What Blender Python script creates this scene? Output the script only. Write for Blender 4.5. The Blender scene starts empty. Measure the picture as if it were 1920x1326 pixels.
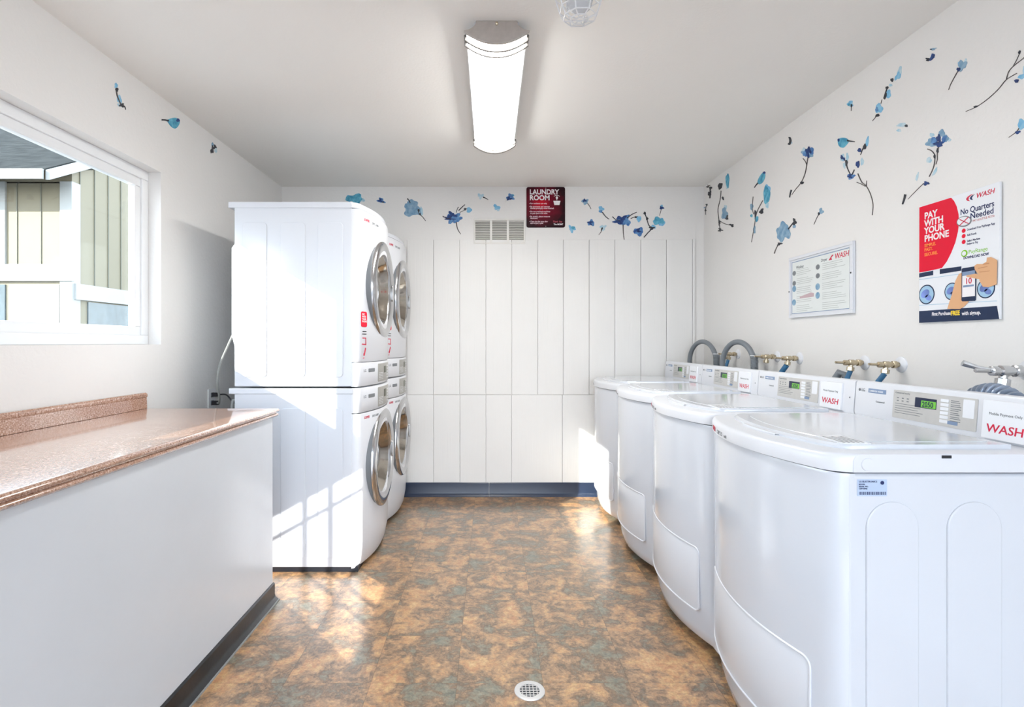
import bpy, bmesh, math, random
from mathutils import Vector, Matrix
random.seed(7)
S = bpy.context.scene
COL = S.collection
PI = math.pi
# ------------------------------------------------------------ camera, light, exposure
EYE = 1.206
FPX = 1000.0
PX, PY = 920.0, 643.0            # vanishing point of the room's long axis
cam_d = bpy.data.cameras.new('camera'); cam = bpy.data.objects.new('camera', cam_d); COL.objects.link(cam)
cam.location = (0, 0, EYE); cam.rotation_euler = (PI/2, 0, 0)
cam_d.sensor_width = 36; cam_d.lens = FPX/1920*36
cam_d.shift_x = (960-PX)/1920; cam_d.shift_y = (PY-663)/1920
cam_d.clip_start = 0.02; cam_d.clip_end = 200
S.camera = cam
vs = S.view_settings
vs.view_transform = 'Standard'; vs.look = 'None'; vs.gamma = 1; vs.use_curve_mapping = False
vs.exposure = 2.05
w = bpy.data.worlds.new('sky'); S.world = w; w.use_nodes = True
wn = w.node_tree.nodes; wl = w.node_tree.links
bg = wn['Background']
tc = wn.new('ShaderNodeTexCoord'); sep = wn.new('ShaderNodeSeparateXYZ'); cr = wn.new('ShaderNodeValToRGB')
wl.new(tc.outputs['Generated'], sep.inputs[0]); wl.new(sep.outputs['Z'], cr.inputs[0]); wl.new(cr.outputs[0], bg.inputs[0])
cr.color_ramp.elements[0].position = 0.0; cr.color_ramp.elements[0].color = (0.90, 0.95, 1.0, 1)
cr.color_ramp.elements[1].position = 0.6; cr.color_ramp.elements[1].color = (0.62, 0.78, 1.0, 1)
bg.inputs[1].default_value = 1.9

def aim(o, d):
    o.rotation_euler = Vector(d).to_track_quat('-Z', 'Y').to_euler()
sun_d = bpy.data.lights.new('sun', 'SUN'); sun = bpy.data.objects.new('sun', sun_d); COL.objects.link(sun)
sun_d.energy = 3.2; sun_d.angle = math.radians(0.5); sun_d.color = (1.0, 0.97, 0.90)
sun.location = (-8, -6, 6); aim(sun, (1.0, 1.0, -0.585))
# added spot lamp, standing in for reflected sunlight, aimed through the unseen gobo window
GD = Vector((-1.0, 1.15, -0.57)).normalized(); GT = Vector((-0.92, 2.795, 0.20))
gl_d = bpy.data.lights.new('glint_stand_in', 'SPOT'); gl = bpy.data.objects.new('glint_stand_in', gl_d); COL.objects.link(gl)
gl.location = GT - GD*14.0; aim(gl, GD)
gl_d.energy = 5500; gl_d.spot_size = math.radians(10); gl_d.spot_blend = 0.1; gl_d.shadow_soft_size = 0.02
gl_d.color = (1.0, 0.97, 0.92)
# ------------------------------------------------------------ room measures
XL, XR, YB, YR, ZC = -1.647, 1.680, 4.205, -1.60, 2.437

# ------------------------------------------------------------ materials
def mat(name, col, rough=0.5, metal=0.0, var=0.03, scale=8.0, bump=0.0, bscale=60.0, coat=0.0, emit=0.0, spec=0.5, trans=0.0):
    m = bpy.data.materials.new(name); m.use_nodes = True
    nt = m.node_tree; N = nt.nodes; L = nt.links; b = N['Principled BSDF']
    t = N.new('ShaderNodeTexCoord'); n = N.new('ShaderNodeTexNoise'); n.inputs['Scale'].default_value = scale
    n.inputs['Detail'].default_value = 4
    r = N.new('ShaderNodeValToRGB')
    c = Vector(col[:3])
    r.color_ramp.elements[0].position = 0.3; r.color_ramp.elements[0].color = (*[max(0, x*(1-var)) for x in c], 1)
    r.color_ramp.elements[1].position = 0.7; r.color_ramp.elements[1].color = (*[min(1, x*(1+var)) for x in c], 1)
    L.new(t.outputs['Object'], n.inputs['Vector']); L.new(n.outputs['Fac'], r.inputs[0]); L.new(r.outputs[0], b.inputs['Base Color'])
    b.inputs['Roughness'].default_value = rough; b.inputs['Metallic'].default_value = metal
    b.inputs['Coat Weight'].default_value = coat; b.inputs['Coat Roughness'].default_value = 0.08
    b.inputs['Specular IOR Level'].default_value = spec
    if trans: b.inputs['Transmission Weight'].default_value = trans
    if bump:
        n2 = N.new('ShaderNodeTexNoise'); n2.inputs['Scale'].default_value = bscale; n2.inputs['Detail'].default_value = 3
        bp_ = N.new('ShaderNodeBump'); bp_.inputs['Strength'].default_value = bump; bp_.inputs['Distance'].default_value = 0.004
        L.new(t.outputs['Object'], n2.inputs['Vector']); L.new(n2.outputs['Fac'], bp_.inputs['Height']); L.new(bp_.outputs[0], b.inputs['Normal'])
    if emit:
        L.new(r.outputs[0], b.inputs['Emission Color']); b.inputs['Emission Strength'].default_value = emit
    return m
def srgb(r, g, b_):
    f = lambda c: (c/255/12.92) if c/255 <= 0.04045 else ((c/255+0.055)/1.055)**2.4
    return (f(r), f(g), f(b_))

M = {}
M['wall'] = mat('painted_wall', (0.80, 0.785, 0.765), 0.42, var=0.012, scale=1.5, bump=0.35, bscale=55)
M['ceiling'] = mat('painted_ceiling', (0.90, 0.88, 0.845), 0.55, var=0.012, scale=1.2, bump=0.15, bscale=80)
M['board'] = mat('painted_boards', (0.80, 0.79, 0.77), 0.45, var=0.015, scale=3, bump=0.12, bscale=40)
M['white'] = mat('white_enamel', (0.66, 0.685, 0.735), 0.16, var=0.004, scale=2, coat=0.5)
M['white2'] = mat('white_plastic', (0.72, 0.735, 0.775), 0.28, var=0.004, scale=2, coat=0.2)
M['vinyl'] = mat('white_vinyl_frame', (0.84, 0.85, 0.86), 0.3, var=0.01)
M['chrome'] = mat('polished_chrome', (0.80, 0.80, 0.81), 0.07, 1.0, var=0.01)
M['ring'] = mat('door_ring_metal', (0.56, 0.56, 0.57), 0.16, 1.0, var=0.02)
M['chrome2'] = mat('satin_chrome', (0.60, 0.61, 0.63), 0.2, 1.0, var=0.02)
M['steelgrey'] = mat('silver_control_panel', (0.60, 0.59, 0.57), 0.3, 0.2, var=0.04, scale=30)
M['panelgrey'] = mat('grey_control_panel', (0.36, 0.35, 0.32), 0.3, 0.2, var=0.04, scale=30)
M['doorglass'] = mat('smoked_door_glass', (0.16, 0.155, 0.145), 0.06, 0.0, var=0.3, scale=9, coat=1.0)
M['bowl'] = mat('door_bowl_metal', (0.42, 0.38, 0.33), 0.12, 1.0, var=0.15, scale=6)
M['black'] = mat('black_rubber', (0.012, 0.014, 0.02), 0.45, var=0.2)
M['navy'] = mat('navy_vinyl_base', srgb(28, 42, 66), 0.3, var=0.12, scale=5)
M['darkbase'] = mat('charcoal_vinyl_base', srgb(26, 28, 32), 0.35, var=0.3, scale=9, bump=0.1)
M['brass'] = mat('aged_brass', (0.55, 0.47, 0.34), 0.25, 1.0, var=0.2, scale=60)
M['bluehose'] = mat('blue_rubber_hose', srgb(40, 100, 140), 0.4, var=0.1)
M['greyhose'] = mat('grey_plastic_hose', srgb(118, 124, 130), 0.4, var=0.06)
M['duct'] = mat('ribbed_foil_hose', srgb(150, 162, 180), 0.3, 0.5, var=0.08)
M['cable'] = mat('grey_cable', srgb(150, 152, 150), 0.5)
M['counterpaint'] = mat('glossy_white_paint', (0.64, 0.67, 0.71), 0.24, var=0.02, scale=2.5, bump=0.12, bscale=25)
M['vent'] = mat('cream_painted_metal', (0.76, 0.74, 0.70), 0.4)
M['ventdark'] = mat('vent_shade_sheet', (0.13, 0.12, 0.10), 0.8)
M['nickel'] = mat('brushed_nickel', (0.50, 0.46, 0.43), 0.4, 0.75, var=0.06, scale=40)
M['band'] = mat('dull_nickel_band', (0.16, 0.15, 0.14), 0.55, 0.0, var=0.05)
M['lamp'] = mat('lit_acrylic_diffuser', (1.0, 0.985, 0.95), 0.4, var=0.0, emit=8.0)
M['wire'] = mat('white_coated_wire', (0.80, 0.81, 0.83), 0.35)
M['jar'] = mat('frosted_glass_globe', (0.80, 0.82, 0.86), 0.2, var=0.04, trans=0.2)
M['green'] = mat('green_lcd', srgb(120, 200, 70), 0.4, var=0.05, emit=0.0)
M['lcd'] = mat('dark_lcd', srgb(28, 40, 70), 0.3)
M['olcd'] = mat('olive_lcd', srgb(70, 72, 50), 0.3)
def ink(name, r, g, b_, rough=0.4, var=0.02): 
    M[name] = mat(name+'_ink', srgb(r, g, b_), rough, var=var, spec=0.25); return M[name]
ink('red', 226, 16, 52); ink('washred', 205, 40, 70); ink('inknavy', 38, 48, 92); ink('inkgrey', 120, 124, 128); ink('inkblack', 40, 40, 44)
ink('paper', 232, 234, 238); ink('orange', 250, 150, 70); ink('yellow', 250, 215, 60); ink('limegreen', 130, 190, 50); ink('skin', 222, 172, 130)
ink('skinshade', 196, 140, 100); ink('darknavy', 38, 52, 82, var=0.15); ink('portblue', 80, 110, 170, var=0.5); ink('lightblue', 160, 195, 220); ink('labelblue', 182, 198, 222)
ink('inkwhite', 240, 236, 238); ink('bluegrey', 130, 150, 180); ink('cloth', 110, 130, 190, var=0.6)
def grain():
    nt = M['board'].node_tree; N = nt.nodes; L = nt.links
    bm_ = [n for n in N if n.type == 'BUMP'][0]; n2 = bm_.inputs['Height'].links[0].from_node; t = [n for n in N if n.type == 'TEX_COORD'][0]
    mp = N.new('ShaderNodeMapping'); mp.inputs['Scale'].default_value = (1, 1, 0.04); L.new(t.outputs['Object'], mp.inputs[0]); L.new(mp.outputs[0], n2.inputs['Vector'])
    n2.inputs['Scale'].default_value = 90; bm_.inputs['Strength'].default_value = 0.3
grain()
def wash(name, c1, c2, scale=35):
    m = mat(name, c1, 0.6); N = m.node_tree.nodes
    for n in N:
        if n.type == 'VALTORGB': n.color_ramp.elements[0].color = (*c1, 1); n.color_ramp.elements[1].color = (*c2, 1)
        if n.type == 'TEX_NOISE': n.inputs['Scale'].default_value = scale
    M[name] = m
wash('teal', srgb(30, 128, 168), srgb(110, 190, 212))
wash('sky', srgb(95, 170, 215), srgb(150, 200, 225))
wash('slate', srgb(95, 140, 175), srgb(150, 180, 200))
wash('blue', srgb(30, 85, 155), srgb(110, 160, 205))
wash('deep', srgb(16, 36, 90), srgb(35, 75, 140), 60)
wash('pale', srgb(150, 195, 215), srgb(205, 220, 225))
wash('twig', srgb(45, 40, 50), srgb(105, 98, 92), 60)
wash('dark', srgb(24, 28, 44), srgb(60, 62, 66), 60)

def countertop_mat():
    m = mat('speckled_laminate', srgb(190, 160, 140), 0.2, coat=1.0)
    nt = m.node_tree; N = nt.nodes; L = nt.links; b = N['Principled BSDF']; t = [n for n in N if n.type == 'TEX_COORD'][0]
    n = N.new('ShaderNodeTexNoise'); n.inputs['Scale'].default_value = 190; n.inputs['Detail'].default_value = 5; n.inputs['Roughness'].default_value = 0.7
    r = N.new('ShaderNodeValToRGB'); e = r.color_ramp.elements
    e[0].position = 0.36; e[0].color = (*srgb(120, 80, 58), 1); e[1].position = 0.66; e[1].color = (*srgb(222, 200, 184), 1)
    k = e.new(0.47); k.color = (*srgb(172, 128, 104), 1); k = e.new(0.55); k.color = (*srgb(198, 160, 138), 1)
    L.new(t.outputs['Object'], n.inputs['Vector']); L.new(n.outputs['Fac'], r.inputs[0]); L.new(r.outputs[0], b.inputs['Base Color'])
    return m
M['laminate'] = countertop_mat()

def floor_mat():
    m = bpy.data.materials.new('slate_look_vinyl_tile'); m.use_nodes = True
    nt = m.node_tree; N = nt.nodes; L = nt.links; b = N['Principled BSDF']
    t = N.new('ShaderNodeTexCoord'); 
    sx = N.new('ShaderNodeSeparateXYZ'); L.new(t.outputs['Object'], sx.inputs[0])
    def math_(op, a, v=None, c=None):
        n = N.new('ShaderNodeMath'); n.operation = op
        L.new(a, n.inputs[0])
        if v is not None:
            if isinstance(v, (int, float)): n.inputs[1].default_value = v
            else: L.new(v, n.inputs[1])
        return n.outputs[0]
    T = 0.305
    ux = math_('DIVIDE', math_('ADD', sx.outputs['X'], 0.12+3.05), T); uy = math_('DIVIDE', math_('ADD', sx.outputs['Y'], -1.89+3.05), T)
    ix = math_('FLOOR', ux); iy = math_('FLOOR', uy)
    cx = N.new('ShaderNodeCombineXYZ'); L.new(ix, cx.inputs[0]); L.new(iy, cx.inputs[1])
    wn_ = N.new('ShaderNodeTexWhiteNoise'); wn_.noise_dimensions = '2D'; L.new(cx.outputs[0], wn_.inputs['Vector'])
    # coordinates drift a little from tile to tile, so the mottling breaks at the seams
    sc = N.new('ShaderNodeVectorMath'); sc.operation = 'SCALE'; L.new(wn_.outputs['Color'], sc.inputs[0]); sc.inputs['Scale'].default_value = 0.10
    ad = N.new('ShaderNodeVectorMath'); ad.operation = 'ADD'; L.new(t.outputs['Object'], ad.inputs[0]); L.new(sc.outputs[0], ad.inputs[1])
    def noise(s, d, ro, dist):
        n = N.new('ShaderNodeTexNoise'); n.inputs['Scale'].default_value = s; n.inputs['Detail'].default_value = d
        n.inputs['Roughness'].default_value = ro; n.inputs['Distortion'].default_value = dist; L.new(ad.outputs[0], n.inputs['Vector']); return n.outputs['Fac']
    a = noise(7.5, 12, 0.70, 0.35); c = noise(34, 8, 0.72, 0.5); e_ = noise(120, 5, 0.7, 0.3)
    r = N.new('ShaderNodeValToRGB'); e = r.color_ramp.elements
    e[0].position = 0.33; e[0].color = (*srgb(132, 138, 128), 1); e[1].position = 0.68; e[1].color = (*srgb(218, 184, 140), 1)
    for p, col in ((0.40, (150, 148, 132)), (0.46, (138, 118, 98)), (0.52, (186, 154, 122)), (0.58, (210, 172, 126))):
        k = e.new(p); k.color = (*srgb(*col), 1)
    L.new(a, r.inputs[0])
    r2 = N.new('ShaderNodeValToRGB'); e = r2.color_ramp.elements
    e[0].position = 0.36; e[0].color = (*srgb(112, 98, 86), 1); e[1].position = 0.66; e[1].color = (*srgb(214, 204, 188), 1)
    k = e.new(0.5); k.color = (*srgb(172, 158, 142), 1)
    L.new(c, r2.inputs[0])
    mx = N.new('ShaderNodeMix'); mx.data_type = 'RGBA'; mx.blend_type = 'OVERLAY'; mx.inputs[0].default_value = 0.55
    L.new(r.outputs[0], mx.inputs[6]); L.new(r2.outputs[0], mx.inputs[7])
    r3 = N.new('ShaderNodeValToRGB'); e = r3.color_ramp.elements
    e[0].position = 0.35; e[0].color = (0.55, 0.55, 0.55, 1); e[1].position = 0.6; e[1].color = (1, 1, 1, 1)
    L.new(e_, r3.inputs[0])
    mx2 = N.new('ShaderNodeMix'); mx2.data_type = 'RGBA'; mx2.blend_type = 'MULTIPLY'; mx2.inputs[0].default_value = 0.6
    L.new(mx.outputs[2], mx2.inputs[6]); L.new(r3.outputs[0], mx2.inputs[7])
    # fine dark seams
    fx = math_('FRACT', ux); fy = math_('FRACT', uy)
    dx = math_('MINIMUM', fx, math_('SUBTRACT', math_('MULTIPLY', fx, 0.0), -1.0)); 
    ex = math_('ABSOLUTE', math_('SUBTRACT', fx, 0.5)); ey = math_('ABSOLUTE', math_('SUBTRACT', fy, 0.5))
    mm = math_('MAXIMUM', ex, ey); g = math_('GREATER_THAN', mm, 0.4962)
    mx3 = N.new('ShaderNodeMix'); mx3.data_type = 'RGBA'; mx3.blend_type = 'MULTIPLY'
    L.new(math_('MULTIPLY', g, 0.45), mx3.inputs[0]); L.new(mx2.outputs[2], mx3.inputs[6]); mx3.inputs[7].default_value = (0.3, 0.27, 0.24, 1)
    L.new(mx3.outputs[2], b.inputs['Base Color'])
    b.inputs['Roughness'].default_value = 0.3; b.inputs['Coat Weight'].default_value = 0.8; b.inputs['Coat Roughness'].default_value = 0.22
    bp_ = N.new('ShaderNodeBump'); bp_.inputs['Strength'].default_value = 0.22; bp_.inputs['Distance'].default_value = 0.002
    L.new(c, bp_.inputs['Height']); L.new(bp_.outputs[0], b.inputs['Normal'])
    return m
M['floor'] = floor_mat()

def glass_mat():
    m = bpy.data.materials.new('window_glass'); m.use_nodes = True
    nt = m.node_tree; N = nt.nodes; L = nt.links; out = N['Material Output']; N.remove(N['Principled BSDF'])
    tr = N.new('ShaderNodeBsdfTransparent'); tr.inputs[0].default_value = (0.94, 0.955, 0.94, 1)
    gs = N.new('ShaderNodeBsdfGlossy'); gs.inputs['Roughness'].default_value = 0.02; gs.inputs[0].default_value = (0.9, 0.97, 1, 1)
    lw = N.new('ShaderNodeLayerWeight'); lw.inputs[0].default_value = 0.5
    pw = N.new('ShaderNodeMath'); pw.operation = 'POWER'; L.new(lw.outputs['Facing'], pw.inputs[0]); pw.inputs[1].default_value = 5
    fr = N.new('ShaderNodeMath'); fr.operation = 'MULTIPLY_ADD'; L.new(pw.outputs[0], fr.inputs[0]); fr.inputs[1].default_value = 0.9; fr.inputs[2].default_value = 0.015
    mx = N.new('ShaderNodeMixShader'); L.new(fr.outputs[0], mx.inputs[0]); L.new(tr.outputs[0], mx.inputs[1]); L.new(gs.outputs[0], mx.inputs[2])
    L.new(mx.outputs[0], out.inputs[0]); return m
M['glass'] = glass_mat()

# ------------------------------------------------------------ mesh helpers
class MB:
    def __init__(s): s.v = []; s.f = []
    def add(s, vs_, fs):
        o = len(s.v); s.v += [tuple(x) for x in vs_]; s.f += [tuple(i+o for i in f) for f in fs]; return s
    def box(s, x0, x1, y0, y1, z0, z1):
        x0, x1 = sorted((x0, x1)); y0, y1 = sorted((y0, y1)); z0, z1 = sorted((z0, z1))
        return s.add([(x0,y0,z0),(x1,y0,z0),(x1,y1,z0),(x0,y1,z0),(x0,y0,z1),(x1,y0,z1),(x1,y1,z1),(x0,y1,z1)],
                     [(3,2,1,0),(4,5,6,7),(0,1,5,4),(1,2,6,5),(2,3,7,6),(3,0,4,7)])
    def prism(s, poly, fr, d0, d1):
        """poly in (u,v); fr maps (u,v,w) to the world; extruded from depth d0 to d1"""
        n = len(poly)
        a = sum(poly[i][0]*poly[(i+1) % n][1]-poly[(i+1) % n][0]*poly[i][1] for i in range(n))
        if a < 0: poly = poly[::-1]
        vs_ = [fr(p[0], p[1], d0) for p in poly]+[fr(p[0], p[1], d1) for p in poly]
        fs = [tuple(range(n))[::-1], tuple(range(n, 2*n))]+[(i, (i+1) % n, n+(i+1) % n, n+i) for i in range(n)]
        return s.add(vs_, fs)
    def tube(s, pts, r, seg=12, closed=False, rf=None):
        pts = [Vector(p) for p in pts]; n = len(pts); rings = []
        up = None
        for i, p in enumerate(pts):
            if closed: t = pts[(i+1) % n]-pts[i-1]
            else: t = pts[min(i+1, n-1)]-pts[max(i-1, 0)]
            t.normalize()
            if up is None: up = t.orthogonal().normalized()
            else:
                up = (up-t*up.dot(t)); up = up.normalized() if up.length > 1e-6 else t.orthogonal().normalized()
            q = t.cross(up); rr = rf(i) if rf else r
            rings.append([p+(up*math.cos(2*PI*k/seg)+q*math.sin(2*PI*k/seg))*rr for k in range(seg)])
        vs_ = [v for rg in rings for v in rg]; fs = []
        m_ = n if closed else n-1
        for i in range(m_):
            j = (i+1) % n
            for k in range(seg): fs.append((i*seg+k, i*seg+(k+1) % seg, j*seg+(k+1) % seg, j*seg+k))
        if not closed: fs.append(tuple(range(seg))[::-1]); fs.append(tuple((n-1)*seg+k for k in range(seg)))
        return s.add(vs_, fs)
    def lathe(s, prof, o, ax, seg=48, cap=True):
        """prof: list of (radius, height along ax)"""
        ax = Vector(ax).normalized(); a = ax.orthogonal().normalized(); b = ax.cross(a); o = Vector(o)
        vs_ = []; fs = []
        for r, h in prof:
            for k in range(seg): vs_.append(o+ax*h+(a*math.cos(2*PI*k/seg)+b*math.sin(2*PI*k/seg))*r)
        for i in range(len(prof)-1):
            for k in range(seg): fs.append((i*seg+k, i*seg+(k+1) % seg, (i+1)*seg+(k+1) % seg, (i+1)*seg+k))
        if cap: fs.append(tuple(range(seg))[::-1]); fs.append(tuple((len(prof)-1)*seg+k for k in range(seg)))
        return s.add(vs_, fs)
    def text(s, st, fr, u, v, size, align='LEFT', bold=0.0, shear=0.0, w=0.0, sx=1.0, ext=0.0004, spacing=1.0):
        cu = bpy.data.curves.new('t', 'FONT'); cu.body = st; cu.size = size; cu.align_x = align; cu.shear = shear; cu.offset = bold*size
        cu.space_character = spacing; cu.resolution_u = 3
        cu.extrude = ext/2
        o = bpy.data.objects.new('t', cu); COL.objects.link(o)
        dg = bpy.context.evaluated_depsgraph_get(); me = o.evaluated_get(dg).to_mesh()
        vs_ = [fr(u+x.co.x*sx, v+x.co.y, w+ext/2+x.co.z) for x in me.vertices]; fs = [tuple(p.vertices) for p in me.polygons]
        s.add(vs_, fs); o.evaluated_get(dg).to_mesh_clear(); bpy.data.objects.remove(o); bpy.data.curves.remove(cu)
        return s
WL = {}
def wloc(o):
    return WL.get(o.name, Vector((0, 0, 0))) if o else Vector((0, 0, 0))
def obj(name, mb, m, parent=None, bev=0.0, smooth=False, seg=2, origin=None, ang=35):
    off = wloc(parent) if parent else Vector(origin or (0, 0, 0))
    me = bpy.data.meshes.new(name); me.from_pydata([Vector(v)-off for v in mb.v], [], mb.f); me.validate()
    bm = bmesh.new(); bm.from_mesh(me); bmesh.ops.recalc_face_normals(bm, faces=bm.faces); bm.to_mesh(me); bm.free()
    me.materials.append(M[m] if isinstance(m, str) else m)
    if smooth or bev:
        me.shade_smooth(); me.set_sharp_from_angle(angle=math.radians(ang))
    o = bpy.data.objects.new(name, me); COL.objects.link(o)
    if parent: o.parent = parent; WL[o.name] = off
    else: o.location = off; WL[o.name] = off
    if bev:
        b = o.modifiers.new('bevel', 'BEVEL'); b.width = bev; b.segments = seg; b.limit_method = 'ANGLE'; b.angle_limit = math.radians(40); b.harden_normals = True
    return o
def cut(o, mb):
    c = obj('cutter', mb, 'white'); c.location = (0, 0, 0)
    bpy.context.view_layer.update()
    md = o.modifiers.new('b', 'BOOLEAN'); md.operation = 'DIFFERENCE'; md.object = c; md.solver = 'EXACT'
    bpy.context.view_layer.update()
    me = bpy.data.meshes.new_from_object(o.evaluated_get(bpy.context.evaluated_depsgraph_get()))
    o.modifiers.remove(md); o.data = me; bpy.data.objects.remove(c)
def tag(o, label=None, cat=None, group=None, kind=None):
    if label: o['label'] = label
    if cat: o['category'] = cat
    if group: o['group'] = group
    if kind: o['kind'] = kind
    return o
def thing(name, label, cat, loc, group=None):
    o = bpy.data.objects.new(name, None); COL.objects.link(o); o.location = loc; o.empty_display_size = 0.05
    WL[o.name] = Vector(loc); return tag(o, label, cat, group)
def copy_tree(o, d, label, parent=None):
    c = o.copy(); COL.objects.link(c)
    if parent: c.parent = parent
    else: c.location = Vector(o.location)+Vector(d); c['label'] = label
    for ch in list(o.children): copy_tree(ch, d, label, c)
    return c
def struct(name, mb, m, **k):
    o = obj(name, mb, m, **k); o['kind'] = 'structure'; return o
# wall frames: (u right, v up, w out of the wall)
def FR(y0=0.0, z0=0.0, x=XR):  return lambda u, v, w: Vector((x-w, y0-u, z0+v))      # on a surface facing -X
def FB(x0=0.0, z0=0.0, y=YB):  return lambda u, v, w: Vector((x0+u, y-w, z0+v))      # facing -Y
def FL(y0=0.0, z0=0.0, x=XL):  return lambda u, v, w: Vector((x+w, y0+u, z0+v))      # facing +X
def onR(px, py, x=XR): d = x*FPX/(px-PX); return (-d, EYE+(PY-py)*d/FPX)              # photo pixel -> (u,v) on the wall
def onL(px, py, x=XL): d = x*FPX/(px-PX); return (d, EYE+(PY-py)*d/FPX)
def onB(px, py, y=YB): return ((px-PX)*y/FPX, EYE+(PY-py)*y/FPX)

def rrect(u0, v0, u1, v1, r, n=6):
    p = []
    for cx, cy, a in ((u1-r, v0+r, -90), (u1-r, v1-r, 0), (u0+r, v1-r, 90), (u0+r, v0+r, 180)):
        for k in range(n+1):
            t = math.radians(a+90*k/n); p.append((cx+r*math.cos(t), cy+r*math.sin(t)))
    return p
def ell(cx, cy, rx, ry, n=28, rot=0):
    c, s_ = math.cos(rot), math.sin(rot)
    return [(cx+rx*math.cos(2*PI*k/n)*c-ry*math.sin(2*PI*k/n)*s_, cy+rx*math.cos(2*PI*k/n)*s_+ry*math.sin(2*PI*k/n)*c) for k in range(n)]

# ------------------------------------------------------------ the room
TH = 0.12
struct('floor', MB().box(XL-TH, XR+TH, YR, YB+TH, -0.10, 0), 'floor')
struct('ceiling', MB().box(XL-TH, XR+TH, YR, YB+TH, ZC, ZC+0.10), 'ceiling')
struct('wall_back', MB().box(XL-TH, XR+TH, YB, YB+TH, 0, ZC), 'wall')
# left wall with the window opening
WY0, WY1, WZ0, WZ1 = 0.92, 2.664, 1.198, 2.058
m = MB(); m.box(XL-TH, XL, YR, WY0, 0, ZC); m.box(XL-TH, XL, WY1, YB, 0, ZC); m.box(XL-TH, XL, WY0, WY1, 0, WZ0); m.box(XL-TH, XL, WY0, WY1, WZ1, ZC)
struct('wall_left', m, 'wall')
# right wall with an opening for the added gobo window beside the camera
t_ = (XR-GT.x)/(-GD.x)
gy = GT.y-GD.y*t_; gz = GT.z-GD.z*t_
GY0, GY1, GZ0, GZ1 = gy-0.40, gy+0.25, gz-0.43, gz+0.26
m = MB(); m.box(XR, XR+TH, YR, GY0, 0, ZC); m.box(XR, XR+TH, GY1, YB, 0, ZC); m.box(XR, XR+TH, GY0, GY1, 0, GZ0); m.box(XR, XR+TH, GY0, GY1, GZ1, ZC)
struct('wall_right', m, 'wall')
# wall behind the camera with an added doorway, sized to let sky light in
m = MB(); m.box(XL-TH, -1.5, YR-TH, YR, 0, ZC); m.box(1.5, XR+TH, YR-TH, YR, 0, ZC); m.box(-1.5, 1.5, YR-TH, YR, 2.3, ZC)
struct('wall_rear', m, 'wall')
# unseen wall added outside the doorway to block the low sun
struct('wall_sun_block', MB().box(XL-TH, XL-0.001, YR-TH-3.6, YR-TH-0.001, -0.12, 4.7), 'wall')
# painted boards on the back wall
xs = [(px-PX)*4.2/FPX for px in (763, 813, 862, 911, 959.5, 1008, 1056, 1104.5, 1152.5, 1201, 1249, 1298)]
m = MB()
g = 0.0035
zt = onB(0, 450)[1]; zm = onB(0, 740)[1]
for i in range(len(xs)-1):
    dd = (0.0095, 0.012, 0.0105, 0.0125)[i % 4]
    m.box(xs[i]+g/2, xs[i+1]-g/2, YB-dd, YB+0.001, zm+0.001, zt)
xl = [xs[0]]+[(px-PX)*4.2/FPX for px in (813, 862.5, 911, 959, 1054)]+[xs[8], xs[10], xs[11]]
for i in range(len(xl)-1):
    dd = (0.0115, 0.010, 0.0125, 0.011)[i % 4]
    m.box(xl[i]+g/2, xl[i+1]-g/2, YB-dd, YB+0.001, 0.0, zm-0.001)
struct('trim_1', m, 'board', bev=0.0018)
m = MB(); m.box(xs[-1], xs[-1]+0.018, YB-0.016, YB+0.001, 0, zt+0.004); struct('trim_2', m, 'board', bev=0.002)
# navy vinyl base: two lengths meeting in a seam, with a cove foot
sxm = (917-PX)*4.19/FPX
def cove(x0, x1):
    pr = [(0, 0), (0.022, 0), (0.018, 0.008), (0.009, 0.018), (0.006, 0.03), (0.006, 0.103), (0.002, 0.108), (0, 0.108)]
    return MB().prism([(a, b) for a, b in pr], lambda u, v, w: Vector((w, YB-0.0125-u, v)), x0, x1)
struct('baseboard_back', cove(-1.30, sxm-0.0015), 'navy', smooth=True)
struct('baseboard_back_right', cove(sxm+0.0015, 1.30), 'navy', smooth=True)

# ------------------------------------------------------------ window in the left wall
win = thing('window_1', None, None, (XL-0.08, (WY0+WY1)/2, WZ0)); win['kind'] = 'structure'
XO = XL-0.062                       # face of the frame, set back in the reveal
def ringbox(y0, y1, z0, z1, wd, x0, x1):
    m = MB(); m.box(x0, x1, y0, y1, z0, z0+wd); m.box(x0, x1, y0, y1, z1-wd, z1)
    m.box(x0, x1, y0, y0+wd, z0+wd, z1-wd); m.box(x0, x1, y1-wd, y1, z0+wd, z1-wd); return m
obj('window_frame', ringbox(WY0, WY1, WZ0, WZ1, 0.046, XO-0.05, XO), 'vinyl', win, bev=0.003)
ymid = 1.81
s1 = obj('sash', ringbox(ymid-0.02, WY1-0.044, WZ0+0.044, WZ1-0.044, 0.044, XO-0.042, XO-0.010), 'vinyl', win, bev=0.004)
s2 = obj('sash', ringbox(WY0+0.044, ymid+0.03, WZ0+0.044, WZ1-0.044, 0.044, XO-0.060, XO-0.044), 'vinyl', win, bev=0.004)
obj('glass_pane', MB().box(XO-0.030, XO-0.027, ymid+0.02, WY1-0.084, WZ0+0.084, WZ1-0.084), 'glass', s1)
obj('glass_pane', MB().box(XO-0.054, XO-0.051, WY0+0.084, ymid-0.01, WZ0+0.084, WZ1-0.084), 'glass', s2)
obj('glazing_bead', ringbox(ymid+0.012, WY1-0.078, WZ0+0.078, WZ1-0.078, 0.008, XO-0.034, XO-0.0105), 'vinyl', s1, bev=0.002)
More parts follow.
